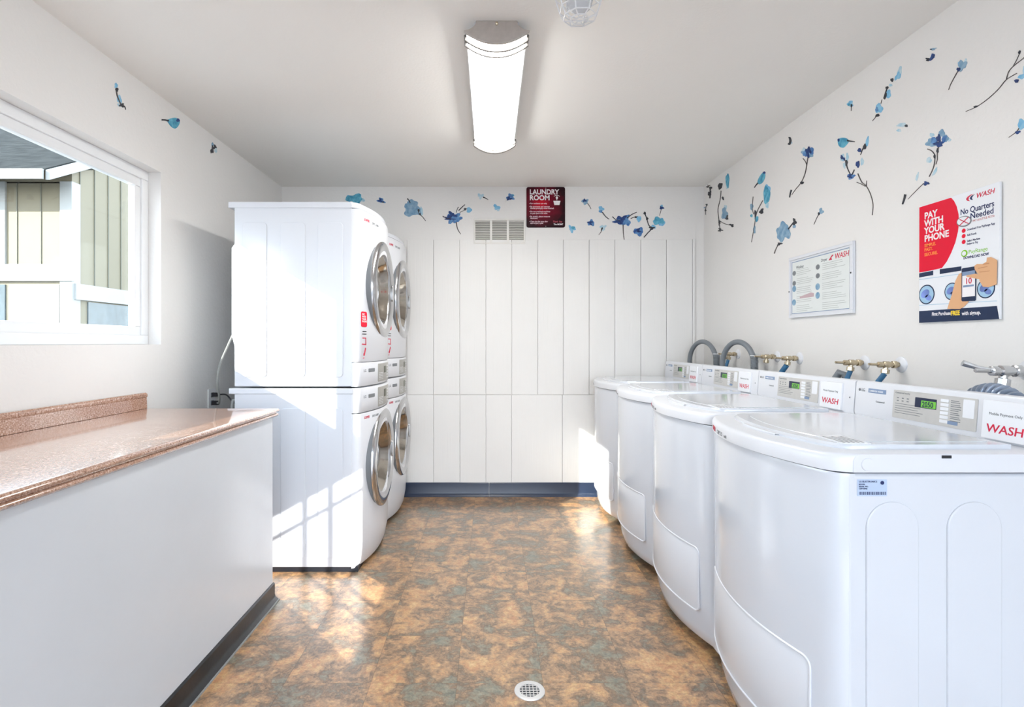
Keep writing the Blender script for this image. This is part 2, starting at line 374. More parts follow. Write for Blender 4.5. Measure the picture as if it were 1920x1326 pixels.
# unseen gobo window added by the camera to bar the light on the dryer
w2 = thing('gobo_window', None, None, (XR+0.05, gy, GZ0)); w2['kind'] = 'structure'
m = ringbox(gy-0.40, gy+0.117, gz-0.37, gz+0.23, 0.02, XR+0.100, XR+0.118)
m.box(XR+0.100, XR+0.118, gy+0.115, gy+0.26, gz-0.43, gz+0.28); m.box(XR+0.100, XR+0.118, gy-0.42, gy+0.26, gz+0.22, gz+0.28); m.box(XR+0.100, XR+0.118, gy-0.40, gy+0.115, gz-0.43, gz-0.25)
obj('window_frame', m, 'vinyl', w2)  # added frame, shaped to clip the spot light
m = MB()
for yy in (gy-0.050-0.115, gy+0.055-0.115): m.box(XR+0.100, XR+0.112, yy-0.008, yy+0.008, gz-0.37, gz+0.23)
for zz in (gz+0.07+0.06, gz-0.22+0.06): m.box(XR+0.100, XR+0.112, gy-0.40, gy+0.12, zz-0.006, zz+0.006)
obj('gobo_bar', m, 'vinyl', w2)

# ------------------------------------------------------------ counter
t = thing('counter_base', 'long white painted counter base under the brown worktop along the left wall', 'counter', ((XL-1.02)/2, 0.7, 0))
obj('front_panel', MB().box(XL+0.002, -1.021, -1.20, 2.50, 0.0, 0.857), 'counterpaint', t, bev=0.003)
pr = [(0, 0.001), (0.026, 0.001), (0.022, 0.008), (0.012, 0.016), (0.008, 0.028), (0.008, 0.076), (0.003, 0.082), (0, 0.082)]
m = MB().prism(pr, lambda u, v, w: Vector((-1.021+u, w, v)), -1.20, 2.504)
b_ = obj('base_moulding', m, 'darkbase', t, smooth=True); b_['label'] = 'charcoal vinyl base strip'
obj('sealant_bead', MB().box(-0.996, -0.990, -1.20, 2.506, 0.0005, 0.005), 'cable', t)
ZT = 0.897
t = thing('worktop', 'brown speckled laminate worktop with backsplash under the window', 'worktop', ((XL-1.0)/2, 0.7, 0.857))
pr = [(XL+0.002, 0.859), (-1.016, 0.859), (-1.004, 0.861), (-0.999, 0.868), (-1.001, 0.873), (-1.008, 0.876), (-1.008, 0.879), (-0.998, 0.882), (-0.994, 0.888), (-0.998, 0.895), (-1.008, ZT), (XL+0.002, ZT)]
obj('worktop_slab', MB().prism(pr, lambda u, v, w: Vector((u, w, v)), -1.20, 2.512), 'laminate', t, smooth=True, ang=50)
pr = [(XL+0.002, ZT+0.0005), (XL+0.030, ZT+0.0005), (XL+0.028, ZT+0.052), (XL+0.032, ZT+0.058), (XL+0.032, ZT+0.068), (XL+0.024, ZT+0.075), (XL+0.002, ZT+0.075)]
obj('backsplash', MB().prism(pr, lambda u, v, w: Vector((u, w, v)), -1.20, 2.512), 'laminate', t, bev=0.0015)

# ------------------------------------------------------------ bowed-front helpers
def bowf(c, s_, yc, hw, r, sgn):
    """front surface x(y); sgn=+1 faces +X, -1 faces -X"""
    def f(y):
        d = abs(y-yc); d = min(d, hw); x = s_*(d/hw)**2
        if d > hw-r: q = (d-(hw-r))/r; x += r*(1-math.sqrt(max(0, 1-q*q)))
        return c-sgn*x
    return f
def bowsolid(f, sgn, y0, y1, zs, xb, n=36):
    ys = [y0+(y1-y0)*(0.5-0.5*math.cos(PI*i/n)) for i in range(n+1)]
    m = MB(); vs_ = []; K = len(zs)
    for y in ys:
        for z, ins in zs: vs_.append((f(y)-sgn*ins, y, z))
    o2 = len(vs_)
    for y in ys:
        for z, ins in zs: vs_.append((xb, y, z))
    fs = []
    for i in range(n):
        for j in range(K-1):
            a = i*K+j; fs.append((a, a+K, a+K+1, a+1)); fs.append((o2+a, o2+a+1, o2+a+K+1, o2+a+K))
        a = i*K; fs.append((a, o2+a, o2+a+K, a+K)); a = i*K+K-1; fs.append((a, a+K, o2+a+K, o2+a))
    for i in (0, n):
        for j in range(K-1): a = i*K+j; fs.append((a, a+1, o2+a+1, o2+a))
    return m.add(vs_, fs)
def bowplate(f, sgn, y0, y1, z0, z1, r, t, n=26, back=0.003):
    m = MB(); vs_ = []; 
    for i in range(n+1):
        q = i/n; y = y0+(y1-y0)*(0.5-0.5*math.cos(PI*q)); e = min(y-y0, y1-y); h = 0
        if e < r: h = r-math.sqrt(max(0, r*r-(r-e)**2))
        h = min(h, (z1-z0)/2-1e-4)
        a, b = z0+h, z1-h; x = f(y); bx = min(0.0025, t)
        vs_ += [(x-sgn*back, y, a), (x+sgn*(t-bx*0.5), y, a), (x+sgn*t, y, a+bx), (x+sgn*t, y, b-bx), (x+sgn*(t-bx*0.5), y, b), (x-sgn*back, y, b)]
    fs = []
    for i in range(n):
        for k in range(6): fs.append((i*6+k, i*6+(k+1) % 6, (i+1)*6+(k+1) % 6, (i+1)*6+k))
    fs.append(tuple(range(6))); fs.append(tuple(n*6+k for k in range(6))[::-1])
    return m.add(vs_, fs)
def bowframe(f, sgn, y0, y1, z0, z1, r, wd=0.006, t=0.003):
    """a thin raised outline following the bowed surface"""
    pts = []
    for u, v in rrect(y0, z0, y1, z1, r, 8): pts.append((u, v))
    dense = []
    for i in range(len(pts)):
        a, b = pts[i], pts[(i+1) % len(pts)]; L = math.hypot(a[0]-b[0], a[1]-b[1]); k = max(1, int(L/0.02))
        for j in range(k): dense.append((a[0]+(b[0]-a[0])*j/k, a[1]+(b[1]-a[1])*j/k))
    return MB().tube([(f(u)+sgn*(t-wd/2), u, v) for u, v in dense], wd/2, 8, closed=True)

# ------------------------------------------------------------ dryers
DY0, DW, DX0, DX1 = 2.796, 0.694, -1.345, -0.728
DC = DY0+DW/2
df = bowf(-0.622, 0.066, DC, DW/2, 0.018, +1)
def FD(w0=0.0): return lambda u, v, w: Vector((df(u)+w+w0, u, v))
def dryer(upper):
    Z = 0.972 if upper else 0.0
    t = thing('dryer', None, 'dryer', (-0.98, DC, Z), 'dryers stacked two high')
    zb = Z+(0.004 if upper else 0.028); zt_ = Z+0.950 if upper else 0.948
    obj('cabinet', MB().box(DX0, DX1, DY0, DY0+DW, zb, zt_), 'white', t, bev=0.006)
    # stamped upright panels on the near side
    for a_, b_ in ((-1.30, -1.173), (-1.10, -0.972), (-0.905, -0.774)):
        e = MB().prism(rrect(a_, zb+0.05, b_, zt_-0.085, 0.02), FB(y=DY0), -0.002, 0.0045)
        obj('stamped_panel', e, 'white', t, bev=0.002)
    # lid
    if upper:
        lz = bowf(-0.632, 0.066, DC, DW/2, 0.03, 1)
        obj('top_lid', bowsolid(lz, 1, DY0-0.004, DY0+DW+0.0, [(zt_-0.008, 0.0), (zt_+0.008, -0.001), (zt_+0.018, 0.002), (zt_+0.022, 0.01)], DX0-0.028), 'white', t, smooth=True, ang=40)
    else:
        obj('top_lid', MB().box(DX0-0.028, DX1+0.006, DY0-0.005, DY0+DW+0.001, 0.936, 0.968), 'white', t, bev=0.006)
        obj('base_plinth', MB().box(DX0+0.02, DX1+0.03, DY0+0.012, DY0+DW-0.012, 0.0, 0.03), 'black', t)
    # bowed front
    z0f = Z+(0.132 if upper else 0.022); z1f = (Z+0.938) if upper else 0.832
    tuck = [(z0f, 0.006), (z0f+0.01, 0.0)] if upper else [(z0f, 0.03), (z0f+0.03, 0.016), (z0f+0.10, 0.003), (z0f+0.16, 0.0)]
    zc = Z+0.545 if upper else 0.540
    O = (df(DC)-0.010, DC, zc)
    fpn = obj('front_panel', bowsolid(df, 1, DY0+0.001, DY0+DW-0.001, tuck+[(z1f-0.006, 0.0), (z1f, 0.005)], DX1-0.003), 'white2', t, smooth=True, ang=50)
    cut(fpn, MB().lathe([(0.206, -0.075), (0.206, 0.2)], O, (1, 0, 0), 48))
    ca, cb = (Z+0.003, Z+0.129) if upper else (0.836, 0.968)
    con = obj('control_console', bowsolid(df, 1, DY0+0.001, DY0+DW-0.001, [(ca, 0.006), (ca+0.006, 0.0), (cb-0.006, 0.0), (cb, 0.006)], DX1-0.003), 'white2', t, smooth=True, ang=50)
    # control panel, logo and keys
    obj('control_panel', bowplate(df, 1, DY0+0.20, DY0+0.465, ca+0.012, cb-0.012, 0.006, 0.0025), 'panelgrey', con, smooth=True)
    obj('display', bowplate(df, 1, DY0+0.305, DY0+0.365, ca+0.058, cb-0.030, 0.003, 0.0042), 'olcd', con)
    for j in range(5): obj('key', bowplate(df, 1, DY0+0.385, DY0+0.415, ca+0.022+j*0.017, ca+0.033+j*0.017, 0.001, 0.004, n=3), 'paper', con)
    for j in range(5): obj('print_line', bowplate(df, 1, DY0+0.215, DY0+0.285, ca+0.024+j*0.009, ca+0.027+j*0.009, 0.0005, 0.0032, n=3), 'paper', con)
    q = MB().text('LG', FD(0.0006), DY0+0.035, ca+0.075, 0.022, bold=0.01); obj('maker_lettering', q, 'inkgrey', con)
    obj('name_badge', bowplate(df, 1, DY0+0.085, DY0+0.155, ca+0.072, ca+0.092, 0.001, 0.0015, n=6), 'inkgrey', con)
    # strip lettering above the door
    zc = Z+0.545 if upper else 0.540
    ys_ = DY0+0.04
    zz = (Z+0.885) if upper else 0.800
    l = MB().text('SUPER', FD(0.0006), ys_, zz, 0.019, bold=0.02, shear=0.2); obj('red_lettering', l, 'washred', t)
    l = MB().text('DRY LOAD', FD(0.0006), ys_+0.085, zz-0.001, 0.017, bold=0.01); obj('grey_lettering', l, 'inkgrey', t)
    # door
    door = obj('door_ring', MB().lathe([(0.283, -0.050), (0.287, -0.008), (0.285, 0.002), (0.277, 0.011), (0.262, 0.016), (0.245, 0.015), (0.228, 0.010), (0.214, 0.003), (0.206, -0.006), (0.204, -0.012)], O, (1, 0, 0), 72, cap=False), 'ring', t, smooth=True, ang=60)
    obj('door_gasket', MB().lathe([(0.291, -0.050), (0.2915, -0.012), (0.287, -0.008)], O, (1, 0, 0), 72, cap=False), 'inkgrey', door, smooth=True)
    obj('door_bowl', MB().lathe([(0.204, -0.010), (0.198, -0.018), (0.186, -0.034), (0.176, -0.050), (0.166, -0.062), (0.150, -0.068)], O, (1, 0, 0), 72, cap=False), 'bowl', door, smooth=True, ang=60)
    obj('door_glass', MB().lathe([(0.154, -0.068), (0.145, -0.056), (0.12, -0.045), (0.08, -0.037), (0.04, -0.033), (0.002, -0.032)], O, (1, 0, 0), 72, cap=False), 'doorglass', door, smooth=True, ang=60)
    obj('door_grip', MB().prism(rrect(DC+0.212, zc-0.05, DC+0.240, zc+0.05, 0.012), lambda u, v, w: Vector((O[0]+w, u, v)), -0.005, 0.0165), 'chrome2', door, bev=0.003)
    if upper:
        # stickers beside the door
        st = obj('red_sticker', bowplate(df, 1, DY0+0.014, DY0+0.068, Z+0.318, Z+0.400, 0.01, 0.0012), 'red', t)
        q = MB()
        for j, s_ in enumerate(('PAY', 'WITH', 'YOUR', 'PHONE')): q.text(s_, FD(0.0015), DY0+0.020, Z+0.381-j*0.0125, 0.0135, bold=0.025)
        obj('sticker_lettering', q, 'inkwhite', st)
        q = MB()
        for j in range(2): q.add(*(lambda p: (p.v, p.f))(bowplate(df, 1, DY0+0.022+0.004*j, DY0+0.064, Z+0.278+j*0.014, Z+0.283+j*0.014, 0.001, 0.001, n=4)))
        obj('instruction_print', q, 'inkblack', t)
        q = MB()
        fr = FD(0.0006)
        q.prism([(DY0+0.02, Z+0.225), (DY0+0.06, Z+0.222), (DY0+0.058, Z+0.262), (DY0+0.024, Z+0.262), (DY0+0.026, Z+0.257), (DY0+0.053, Z+0.257), (DY0+0.054, Z+0.228), (DY0+0.02, Z+0.23)], fr, 0, 0.001)
        q.prism([(DY0+0.034, Z+0.165), (DY0+0.044, Z+0.165), (DY0+0.058, Z+0.205), (DY0+0.05, Z+0.209), (DY0+0.040, Z+0.18), (DY0+0.034, Z+0.178)], fr, 0, 0.001)
        q.box(df(DY0+0.04)-0.001, df(DY0+0.04)+0.0015, DY0+0.022, DY0+0.06, Z+0.152, Z+0.156)
        obj('instruction_pictogram', q, 'washred', t)
        # raised cover on the back
        m = MB().prism([(DX0+0.002, Z+0.02), (DX0+0.002, Z+0.76), (DX0-0.018, Z+0.735), (DX0-0.018, Z+0.27), (DX0-0.004, Z+0.22)], FB(y=DY0+0.01), -0.60, 0.0)
        obj('rear_cover', m, 'white', t, bev=0.004)
    else:
        m = MB().tube([(DX0-0.002, DY0+0.05, 0.90), (DX0-0.03, DY0+0.05, 0.90), (DX0-0.035, DY0+0.05, 0.87), (DX0-0.035, DY0+0.05, 0.84)], 0.008)
        obj('rear_fitting', m, 'cable', t, smooth=True)
    return t
dl = dryer(False); dl['label'] = 'near white dryer standing on the floor, lower of its stack, beside the counter end'
du = dryer(True); du['label'] = 'near white dryer on top of its stack, closest to the window'
copy_tree(dl, (0, DW+0.009, 0), 'far white dryer standing on the floor against the back wall, lower of its stack')
copy_tree(du, (0, DW+0.009, 0), 'far white dryer on top of its stack, against the back wall')

# ------------------------------------------------------------ washers
WS, WW, WN = 0.719, 0.709, 1.273
WC = WN+WW/2
WTOP = 0.94
wf = bowf(0.752, 0.080, WC, WW/2, 0.035, -1)
def FW(x): return lambda u, v, w: Vector((x-w, WN+WW-u, v))    # on the console face; u runs from the far end towards the camera
t = thing('washing_machine', 'nearest white top-loading washing machine, right foreground, with a rating label on its side', 'washing machine', (1.1, WC, 0), 'row of top loading washing machines')
wm = t
cab = obj('cabinet', MB().box(0.850, 1.505, WN, WN+WW, 0.035, 0.893), 'white', t, bev=0.012, seg=3)
fp = obj('front_panel', bowsolid(wf, -1, WN+0.001, WN+WW-0.001, [(0.038, 0.045), (0.05, 0.030), (0.09, 0.018), (0.20, 0.006), (0.42, 0.0), (0.884, 0.0), (0.893, 0.003)], 0.87), 'white', t, smooth=True, ang=50)
# stamped lower service panel following the bow
obj('service_panel', bowplate(lambda y: wf(y)+0.006, -1, WN+0.07, WN+WW-0.07, 0.165, 0.410, 0.022, 0.006, n=40, back=0.02), 'white2', fp, smooth=True)
obj('service_panel_edge', bowframe(lambda y: wf(y)+0.0055, -1, WN+0.07, WN+WW-0.07, 0.165, 0.410, 0.022, 0.007, 0.0085), 'white2', fp, smooth=True)
# top deck with rounded rim
wt = bowf(0.744, 0.080, WC, WW/2, 0.04, -1)
deck = obj('top_deck', bowsolid(wt, -1, WN-0.003, WN+WW+0.003, [(0.897, 0.0), (0.925, 0.0), (0.935, 0.005), (WTOP, 0.014)], 1.51), 'white2', t, smooth=True, ang=55)
# recessed lip line and lid with glossy face
lidf = bowf(0.820, 0.055, WC, 0.30, 0.05, -1)
lid = obj('lid', bowsolid(lidf, -1, WC-0.295, WC+0.295, [(WTOP-0.004, 0.0), (WTOP+0.006, 0.0), (WTOP+0.012, 0.008)], 1.30), 'white', t, smooth=True, ang=35)
lid2 = bowf(0.862, 0.05, WC, 0.27, 0.05, -1)
obj('lid_inset', bowsolid(lid2, -1, WC-0.262, WC+0.262, [(WTOP+0.010, 0.0), (WTOP+0.0135, 0.003)], 1.27), 'white', lid, smooth=True, ang=35)
obj('lid_handle', bowplate(lambda y: lidf(y)-0.000, -1, WC-0.10, WC+0.10, WTOP-0.001, WTOP+0.007, 0.003, 0.012), 'white2', lid, smooth=True)
q = MB().box(0.885, 0.955, WN+0.065, WN+0.185, WTOP+0.0120, WTOP+0.0140)
ls = obj('instruction_sticker', q, 'paper', t)
q = MB()
for a in range(5): q.box(0.893+a*0.012, 0.897+a*0.012, WN+0.075, WN+0.165-0.01*(a % 2), WTOP+0.0138, WTOP+0.0143)
obj('sticker_print', q, 'inkgrey', ls)
# hinge clip and boss on the rim
obj('latch_clip', MB().box(1.074, 1.096, WN-0.005, WN+0.004, 0.931, 0.938), 'inkblack', deck)
obj('rim_boss', MB().lathe([(0.016, 0.0), (0.015, 0.0018), (0.012, 0.0022), (0.0, 0.0022)], (0.898, WN-0.003, 0.916), (0, -1, 0), 24), 'white2', deck, smooth=True)
# stamped arches on the side
for a, b in ((0.895, 1.020), (1.088, 1.218), (1.285, 1.41)):
    r = (b-a)/2; zc = 0.827-r
    poly = [(a, 0.10), (b, 0.10)]+[((a+b)/2+r*math.cos(PI*k/20), zc+r*math.sin(PI*k/20)) for k in range(21)]
    obj('stamped_panel', MB().prism(poly, FB(y=WN), -0.002, 0.004), 'white', t, bev=0.003)
# rating label on the near side
lb = obj('rating_label', MB().prism(rrect(0.8745, 0.840, 0.9455, 0.880, 0.002), FB(y=WN), -0.001, 0.0008), 'labelblue', t)
q = MB().text('LG ELECTRONICS', FB(y=WN-0.0009), 0.878, 0.873, 0.0055, bold=0.02)
for j, s_ in enumerate(('MODEL', 'SERIAL NO.', '120V 60Hz')): q.text(s_, FB(y=WN-0.0009), 0.878, 0.867-j*0.0052, 0.0045, bold=0.02)
for j in range(24):
    wd = (0.0009, 0.0016, 0.0006, 0.0013)[(j*7) % 4]; q.box(0.879+j*0.0027, 0.879+j*0.0027+wd, WN-0.0013, WN-0.0005, 0.8435, 0.8505)
q.add(*(lambda p: (p.v, p.f))(MB().prism(ell(0.934, 0.872, 0.0045, 0.0045), FB(y=WN-0.0009), 0, 0.0004)))
obj('label_print', q, 'inknavy', lb)
# console
cpr = [(1.356, WTOP-0.002), (1.352, WTOP+0.012), (1.360, 1.058), (1.364, 1.065), (1.372, 1.068), (1.455, 1.060), (1.485, WTOP+0.03), (1.485, WTOP-0.002)]
con = obj('control_console', MB().prism(cpr, lambda u, v, w: Vector((u, w, v)), WN-0.003, WN+WW+0.003), 'white2', t, bev=0.003, ang=30)
def FC(du=0.0): return lambda u, v, w: Vector((1.352+0.008*(v-(WTOP+0.012))/0.106-w, WN+WW-u, v))
fc = FC()
cp = obj('control_panel', MB().prism(rrect(0.187, 0.957, 0.497, 1.049, 0.004), fc, -0.001, 0.0018), 'steelgrey', t)
q = MB()
for j in range(3):
    for i in range(2): q.prism(rrect(0.203+j*0.021, 1.022-i*0.009, 0.211+j*0.021, 1.025-i*0.009, 0.001), fc, 0.0015, 0.0024)
for j in range(5): q.prism([(0.197, 1.004-j*0.0075), (0.197+0.115-0.01*(j % 3), 1.004-j*0.0075), (0.197+0.115-0.01*(j % 3), 1.0055-j*0.0075), (0.197, 1.0055-j*0.0075)], fc, 0.0015, 0.0022)
obj('panel_lettering', MB().text('Commercial laundry', fc, 0.195, 1.038, 0.0075, w=0.0018), 'inkgrey', cp)
for j in range(6):
    for i in range(2): q.prism([(0.411, 1.0345-j*0.0118-i*0.005), (0.438+0.004*((i+j) % 3), 1.0345-j*0.0118-i*0.005), (0.438+0.004*((i+j) % 3), 1.0365-j*0.0118-i*0.005), (0.411, 1.0365-j*0.0118-i*0.005)], fc, 0.0015, 0.0022)
obj('panel_print', q, 'inkgrey', cp)
for j in range(6): obj('key', MB().prism(rrect(0.376, 1.029-j*0.0124, 0.404, 1.038-j*0.0124, 0.0015), fc, 0.0015, 0.003), 'paper', cp)
q = MB()
q.prism(rrect(0.452, 1.045, 0.489, 0.995, 0.002) if False else rrect(0.452, 0.992, 0.488, 1.044, 0.002), fc, 0.0015, 0.0022)
obj('cycle_chart', q, 'paper', cp)
q = MB(); q.prism(rrect(0.404, 0.9655, 0.438, 0.9755, 0.001), fc, 0.0015, 0.0024); obj('start_key', q, 'bluegrey', cp)
dp = obj('display', MB().prism(rrect(0.280, 1.002, 0.361, 1.033, 0.002), fc, 0.0015, 0.003), 'lcd', cp)
g_ = obj('display_window', MB().prism(rrect(0.305, 1.004, 0.360, 1.025, 0.001), fc, 0.0028, 0.0034), 'green', cp)
obj('display_digits', MB().text('2050', fc, 0.3085, 1.0065, 0.0225, bold=0.02, w=0.0034, sx=0.95), 'lcd', cp)
pl = obj('payment_plaque', MB().prism(rrect(0.518, 0.947, 0.648, 1.051, 0.003), fc, -0.001, 0.007), 'paper', t, bev=0.0015)
obj('red_lettering', MB().text('WASH', fc, 0.583, 0.966, 0.031, 'CENTER', bold=0.012, w=0.007, sx=1.15, shear=0.1), 'washred', pl)
obj('grey_lettering', MB().text('Mobile Payment Only', fc, 0.583, 1.012, 0.0105, 'CENTER', w=0.007), 'inkgrey', pl)
q = MB().text('LG', fc, 0.030, 1.030, 0.015, bold=0.01, w=0.0006); q.prism(ell(0.020, 1.0345, 0.0052, 0.0052), fc, 0.0, 0.0008); q.text('Commercial', fc, 0.105, 0.997, 0.0085, w=0.0006)
obj('maker_lettering', q, 'inkgrey', con)
bd = obj('name_badge', MB().prism(rrect(0.066, 1.028, 0.150, 1.043, 0.001), fc, -0.001, 0.0012), 'bluegrey', t)
obj('badge_lettering', MB().text('COMMERCIAL WASHER', fc, 0.070, 1.032, 0.0085, w=0.0012, bold=0.01, sx=0.75), 'paper', bd)
obj('console_screw', MB().prism(ell(0.688, 1.0, 0.003, 0.003), fc, -0.001, 0.0012), 'inkgrey', con)
# front lettering on the rim, foot
FW2 = lambda u, v, w: Vector((wt(u)-w, u, v))
q = MB().text('SUPER', lambda u, v, w: Vector((wt(WN+WW-u)-w-0.0003, WN+WW-u, v)), 0.10, 0.903, 0.022, bold=0.02, shear=0.15, w=0.0004); obj('red_lettering', q, 'washred', deck)
q = MB().text('CAP. 3.5', lambda u, v, w: Vector((wt(WN+WW-u)-w-0.0003, WN+WW-u, v)), 0.19, 0.903, 0.018, bold=0.01, w=0.0004); q.text('cu.ft', lambda u, v, w: Vector((wt(WN+WW-u)-w-0.0003, WN+WW-u, v)), 0.27, 0.903, 0.014, bold=0.02, w=0.0004); obj('grey_lettering', q, 'inkgrey', deck)
obj('base_plinth', MB().box(0.90, 1.49, WN+0.02, WN+WW-0.02, 0.0, 0.04), 'black', t)
copy_tree(wm, (0, WS, 0), 'white washing machine next behind the nearest one, below the framed instruction sign')
copy_tree(wm, (0, 2*WS, 0), 'white washing machine, third from the camera, second from the back wall')
copy_tree(wm, (0, 3*WS, 0), 'farthest white washing machine, closest to the back wall')

# ------------------------------------------------------------ hoses and valves on the right wall
def arch(p0, p1, ztop, n=26, z0=0.97, z1=0.97):
    pts = []
    for k in range(n+1):
        a = PI*k/n; q = (1-math.cos(a))/2
        zb = z0+(z1-z0)*q if False else 1.06
        pts.append((p0[0]+(p1[0]-p0[0])*q, p0[1]+(p1[1]-p0[1])*q, zb+(ztop-zb)*math.sin(a)))
    return [(p0[0], p0[1], z0)]+pts+[(p1[0], p1[1], z1)]
def drain_hose(p0, p1, zt_, label):
    t = thing('drain_hose', label, 'hose', (p0[0], p0[1], 0.97), 'grey drain hoses behind the washers')
    obj('hose', MB().tube(arch(p0, p1, zt_), 0.0165, 14), 'greyhose', t, smooth=True)
    obj('hose_cuff', MB().tube([(p1[0], p1[1], 0.97), (p1[0], p1[1], 1.12)], 0.0, 16, rf=lambda i: 0.020), 'greyhose', t, smooth=True)
    m = MB()
    for k in range(9): m.tube([(p1[0]+0.021*math.cos(a), p1[1]+0.021*math.sin(a), 1.04+k*0.009) for a in [2*PI*j/18 for j in range(18)]], 0.0022, 6, closed=True)
    obj('hose_rib', m, 'greyhose', t, smooth=True)
    obj('zip_tie', MB().tube([(p1[0]+0.022*math.cos(a), p1[1]+0.022*math.sin(a), 1.128) for a in [2*PI*j/18 for j in range(18)]], 0.003, 6, closed=True), 'wire', t, smooth=True)
drain_hose((1.520, 4.075, 0), (1.575, 3.72, 0), 1.215, 'grey drain hose arching behind the farthest washer')
drain_hose((1.512, 3.48, 0), (1.595, 3.225, 0), 1.212, 'grey drain hose arching behind the third washer, nearer of the two arches')

def valve(y, z, label, mcol='brass', hose=None, stem=0.10, esc=True, s=1.0):
    t = thing('water_valve', label, 'valve', (XR, y, z), 'water valves on the right wall')
    if esc: obj('escutcheon', MB().lathe([(0.033, 0.0), (0.032, 0.004), (0.024, 0.009), (0.013, 0.011), (0.012, 0.012)], (XR, y, z), (-1, 0, 0), 32), 'white2', t, smooth=True)
    pr = [(0.010, 0.0), (0.010, 0.02), (0.015, 0.022), (0.015, 0.036), (0.011, 0.038), (0.011, 0.05), (0.014, 0.052), (0.014, 0.072), (0.0105, 0.075), (0.012, 0.084), (0.012, 0.094), (0.007, 0.096)]
    obj('valve_body', MB().lathe([(a*s, b*s) for a, b in pr], (XR, y, z), (-1, 0, 0), 12), mcol, t, smooth=True, ang=25)
    obj('valve_outlet', MB().lathe([(0.009*s, 0), (0.009*s, 0.018*s), (0.0155*s, 0.020*s), (0.0155*s, 0.036*s), (0.011*s, 0.038*s)], (XR-0.062*s, y, z), (-0.15, 0, -1), 12), mcol, t, smooth=True, ang=25)
    m = MB().tube([(XR-0.094*s, y, z), (XR-(0.094+0.04)*s, y, z+0.002)], 0.0, 8, rf=lambda i: 0.0055*s)
    obj('valve_handle', m, mcol, t, smooth=True, bev=0.001)
    return t
def hose(p, q, label, m='bluehose', r=0.0105):
    P0, P1 = Vector(p), Vector(q); pts = []
    for k in range(13):
        a = k/12; pts.append(P0.lerp(P1, a)+Vector((0, 0, -0.01*math.sin(PI*a)))+Vector((-0.01*math.sin(PI*a), 0, 0)))
    o = obj('water_hose', MB().tube(pts, r, 12), m, smooth=True, origin=P1)
    return tag(o, label, 'hose', 'water supply hoses')
for y, z, l in ((2.393, 1.117, 'brass water valve on the wall behind the second washer, left one of the pair'), (2.182, 1.117, 'brass water valve on the wall, right one of the pair with white escutcheons'),
                (3.62, 1.130, 'brass water valve on the wall between the two grey hose arches'), (3.125, 1.125, 'brass water valve at the foot of the nearer grey hose arch'),
                (2.90, 1.122, 'brass water valve behind the blue hose of the third washer')):
    valve(y, z, l)
valve(1.665, 1.118, 'chrome water valve with lever at the right edge of the photo', 'chrome2', s=1.25)
lv = MB().tube([(XR-0.118, 1.665, 1.122), (XR-0.150, 1.675, 1.128), (XR-0.185, 1.690, 1.142)], 0.0, 10, rf=lambda i: (0.006, 0.007, 0.010)[i])
o = obj('valve_lever', lv, 'chrome2', [x for x in COL.objects if x.name.startswith('water_valve') and x.location.y < 1.7][0], smooth=True)
hose((XR-0.066, 2.393, 1.080), (XR-0.100, 2.40, 0.95), 'blue water hose hanging from the left brass valve of the pair')
hose((XR-0.068, 2.182, 1.080), (XR-0.120, 2.24, 0.95), 'blue water hose hanging from the right brass valve of the pair')
hose((XR-0.070, 2.90, 1.085), (XR-0.120, 2.97, 0.95), 'blue water hose slanting down behind the third washer', r=0.014)
hose((XR-0.068, 3.62, 1.090), (XR-0.09, 3.63, 0.95), 'grey-blue water hose hanging between the two grey arches')
# ribbed hose looped behind the nearest washer
t = thing('ribbed_hose', 'ribbed silvery hose looping up behind the nearest washer below the chrome valve', 'hose', (1.575, 1.62, 0.98))
pts = []
for k in range(70):
    a = PI*k/69; pts.append((1.535+0.005*math.cos(a), 1.625+0.095*math.cos(a), 0.972+0.078*math.sin(a)))
obj('hose', MB().tube(pts, 0.03, 16, rf=lambda i: 0.028+0.006*(1 if i % 4 < 2 else -1)), 'duct', t, smooth=True)
# small lamp-hook and second hose stub by the pair
o = obj('hose_elbow', MB().tube([(1.60, 2.47, 0.95), (1.60, 2.47, 1.045), (1.605, 2.455, 1.068), (1.62, 2.435, 1.062), (1.625, 2.425, 0.95)], 0.0175, 14), 'greyhose', smooth=True, origin=(1.6, 2.47, 0.95))
tag(o, 'short grey hose elbow just above the console left of the valve pair', 'hose')

# ------------------------------------------------------------ ceiling fixtures
LX, LY0, LY1 = 0.023, 2.036, 3.235
t = thing('ceiling_light', 'long lit ceiling light with brushed nickel end caps', 'ceiling light', (LX, (LY0+LY1)/2, ZC))
def plate_poly(k=1.0):
    p = [(-0.079, 0.0), (0.079, 0.0)]
    for i in range(1, 9): a = PI/2*i/8; p.append((0.126-0.047*math.cos(a), -0.002-0.034*(1-math.cos(a))**0.9-0.0*a) if False else (0.079+0.047*(1-math.cos(a)), -0.036*math.sin(a)))
    p.append((0.126, -0.042))
    for i in range(1, 16): 
        q = 1-2*i/16; p.append((0.126*q, -0.042-0.046*(1-q*q)))
    p.append((-0.126, -0.042))
    for i in range(8, 0, -1): a = PI/2*i/8; p.append((-(0.079+0.047*(1-math.cos(a))), -0.036*math.sin(a)))
    return p
for a, b in ((LY0, LY0+0.012), (LY1-0.012, LY1)):
    pl = obj('end_cap', MB().prism(plate_poly(), lambda u, v, w: Vector((LX+u, w, ZC+v)), a, b), 'nickel', t, bev=0.002)
    pl['label'] = 'brushed nickel end cap'
    obj('cap_screw', MB().lathe([(0.006, 0), (0.0055, 0.005), (0.002, 0.007)], (LX, a, ZC-0.013), (0, -1, 0), 16), 'brass', pl, smooth=True)
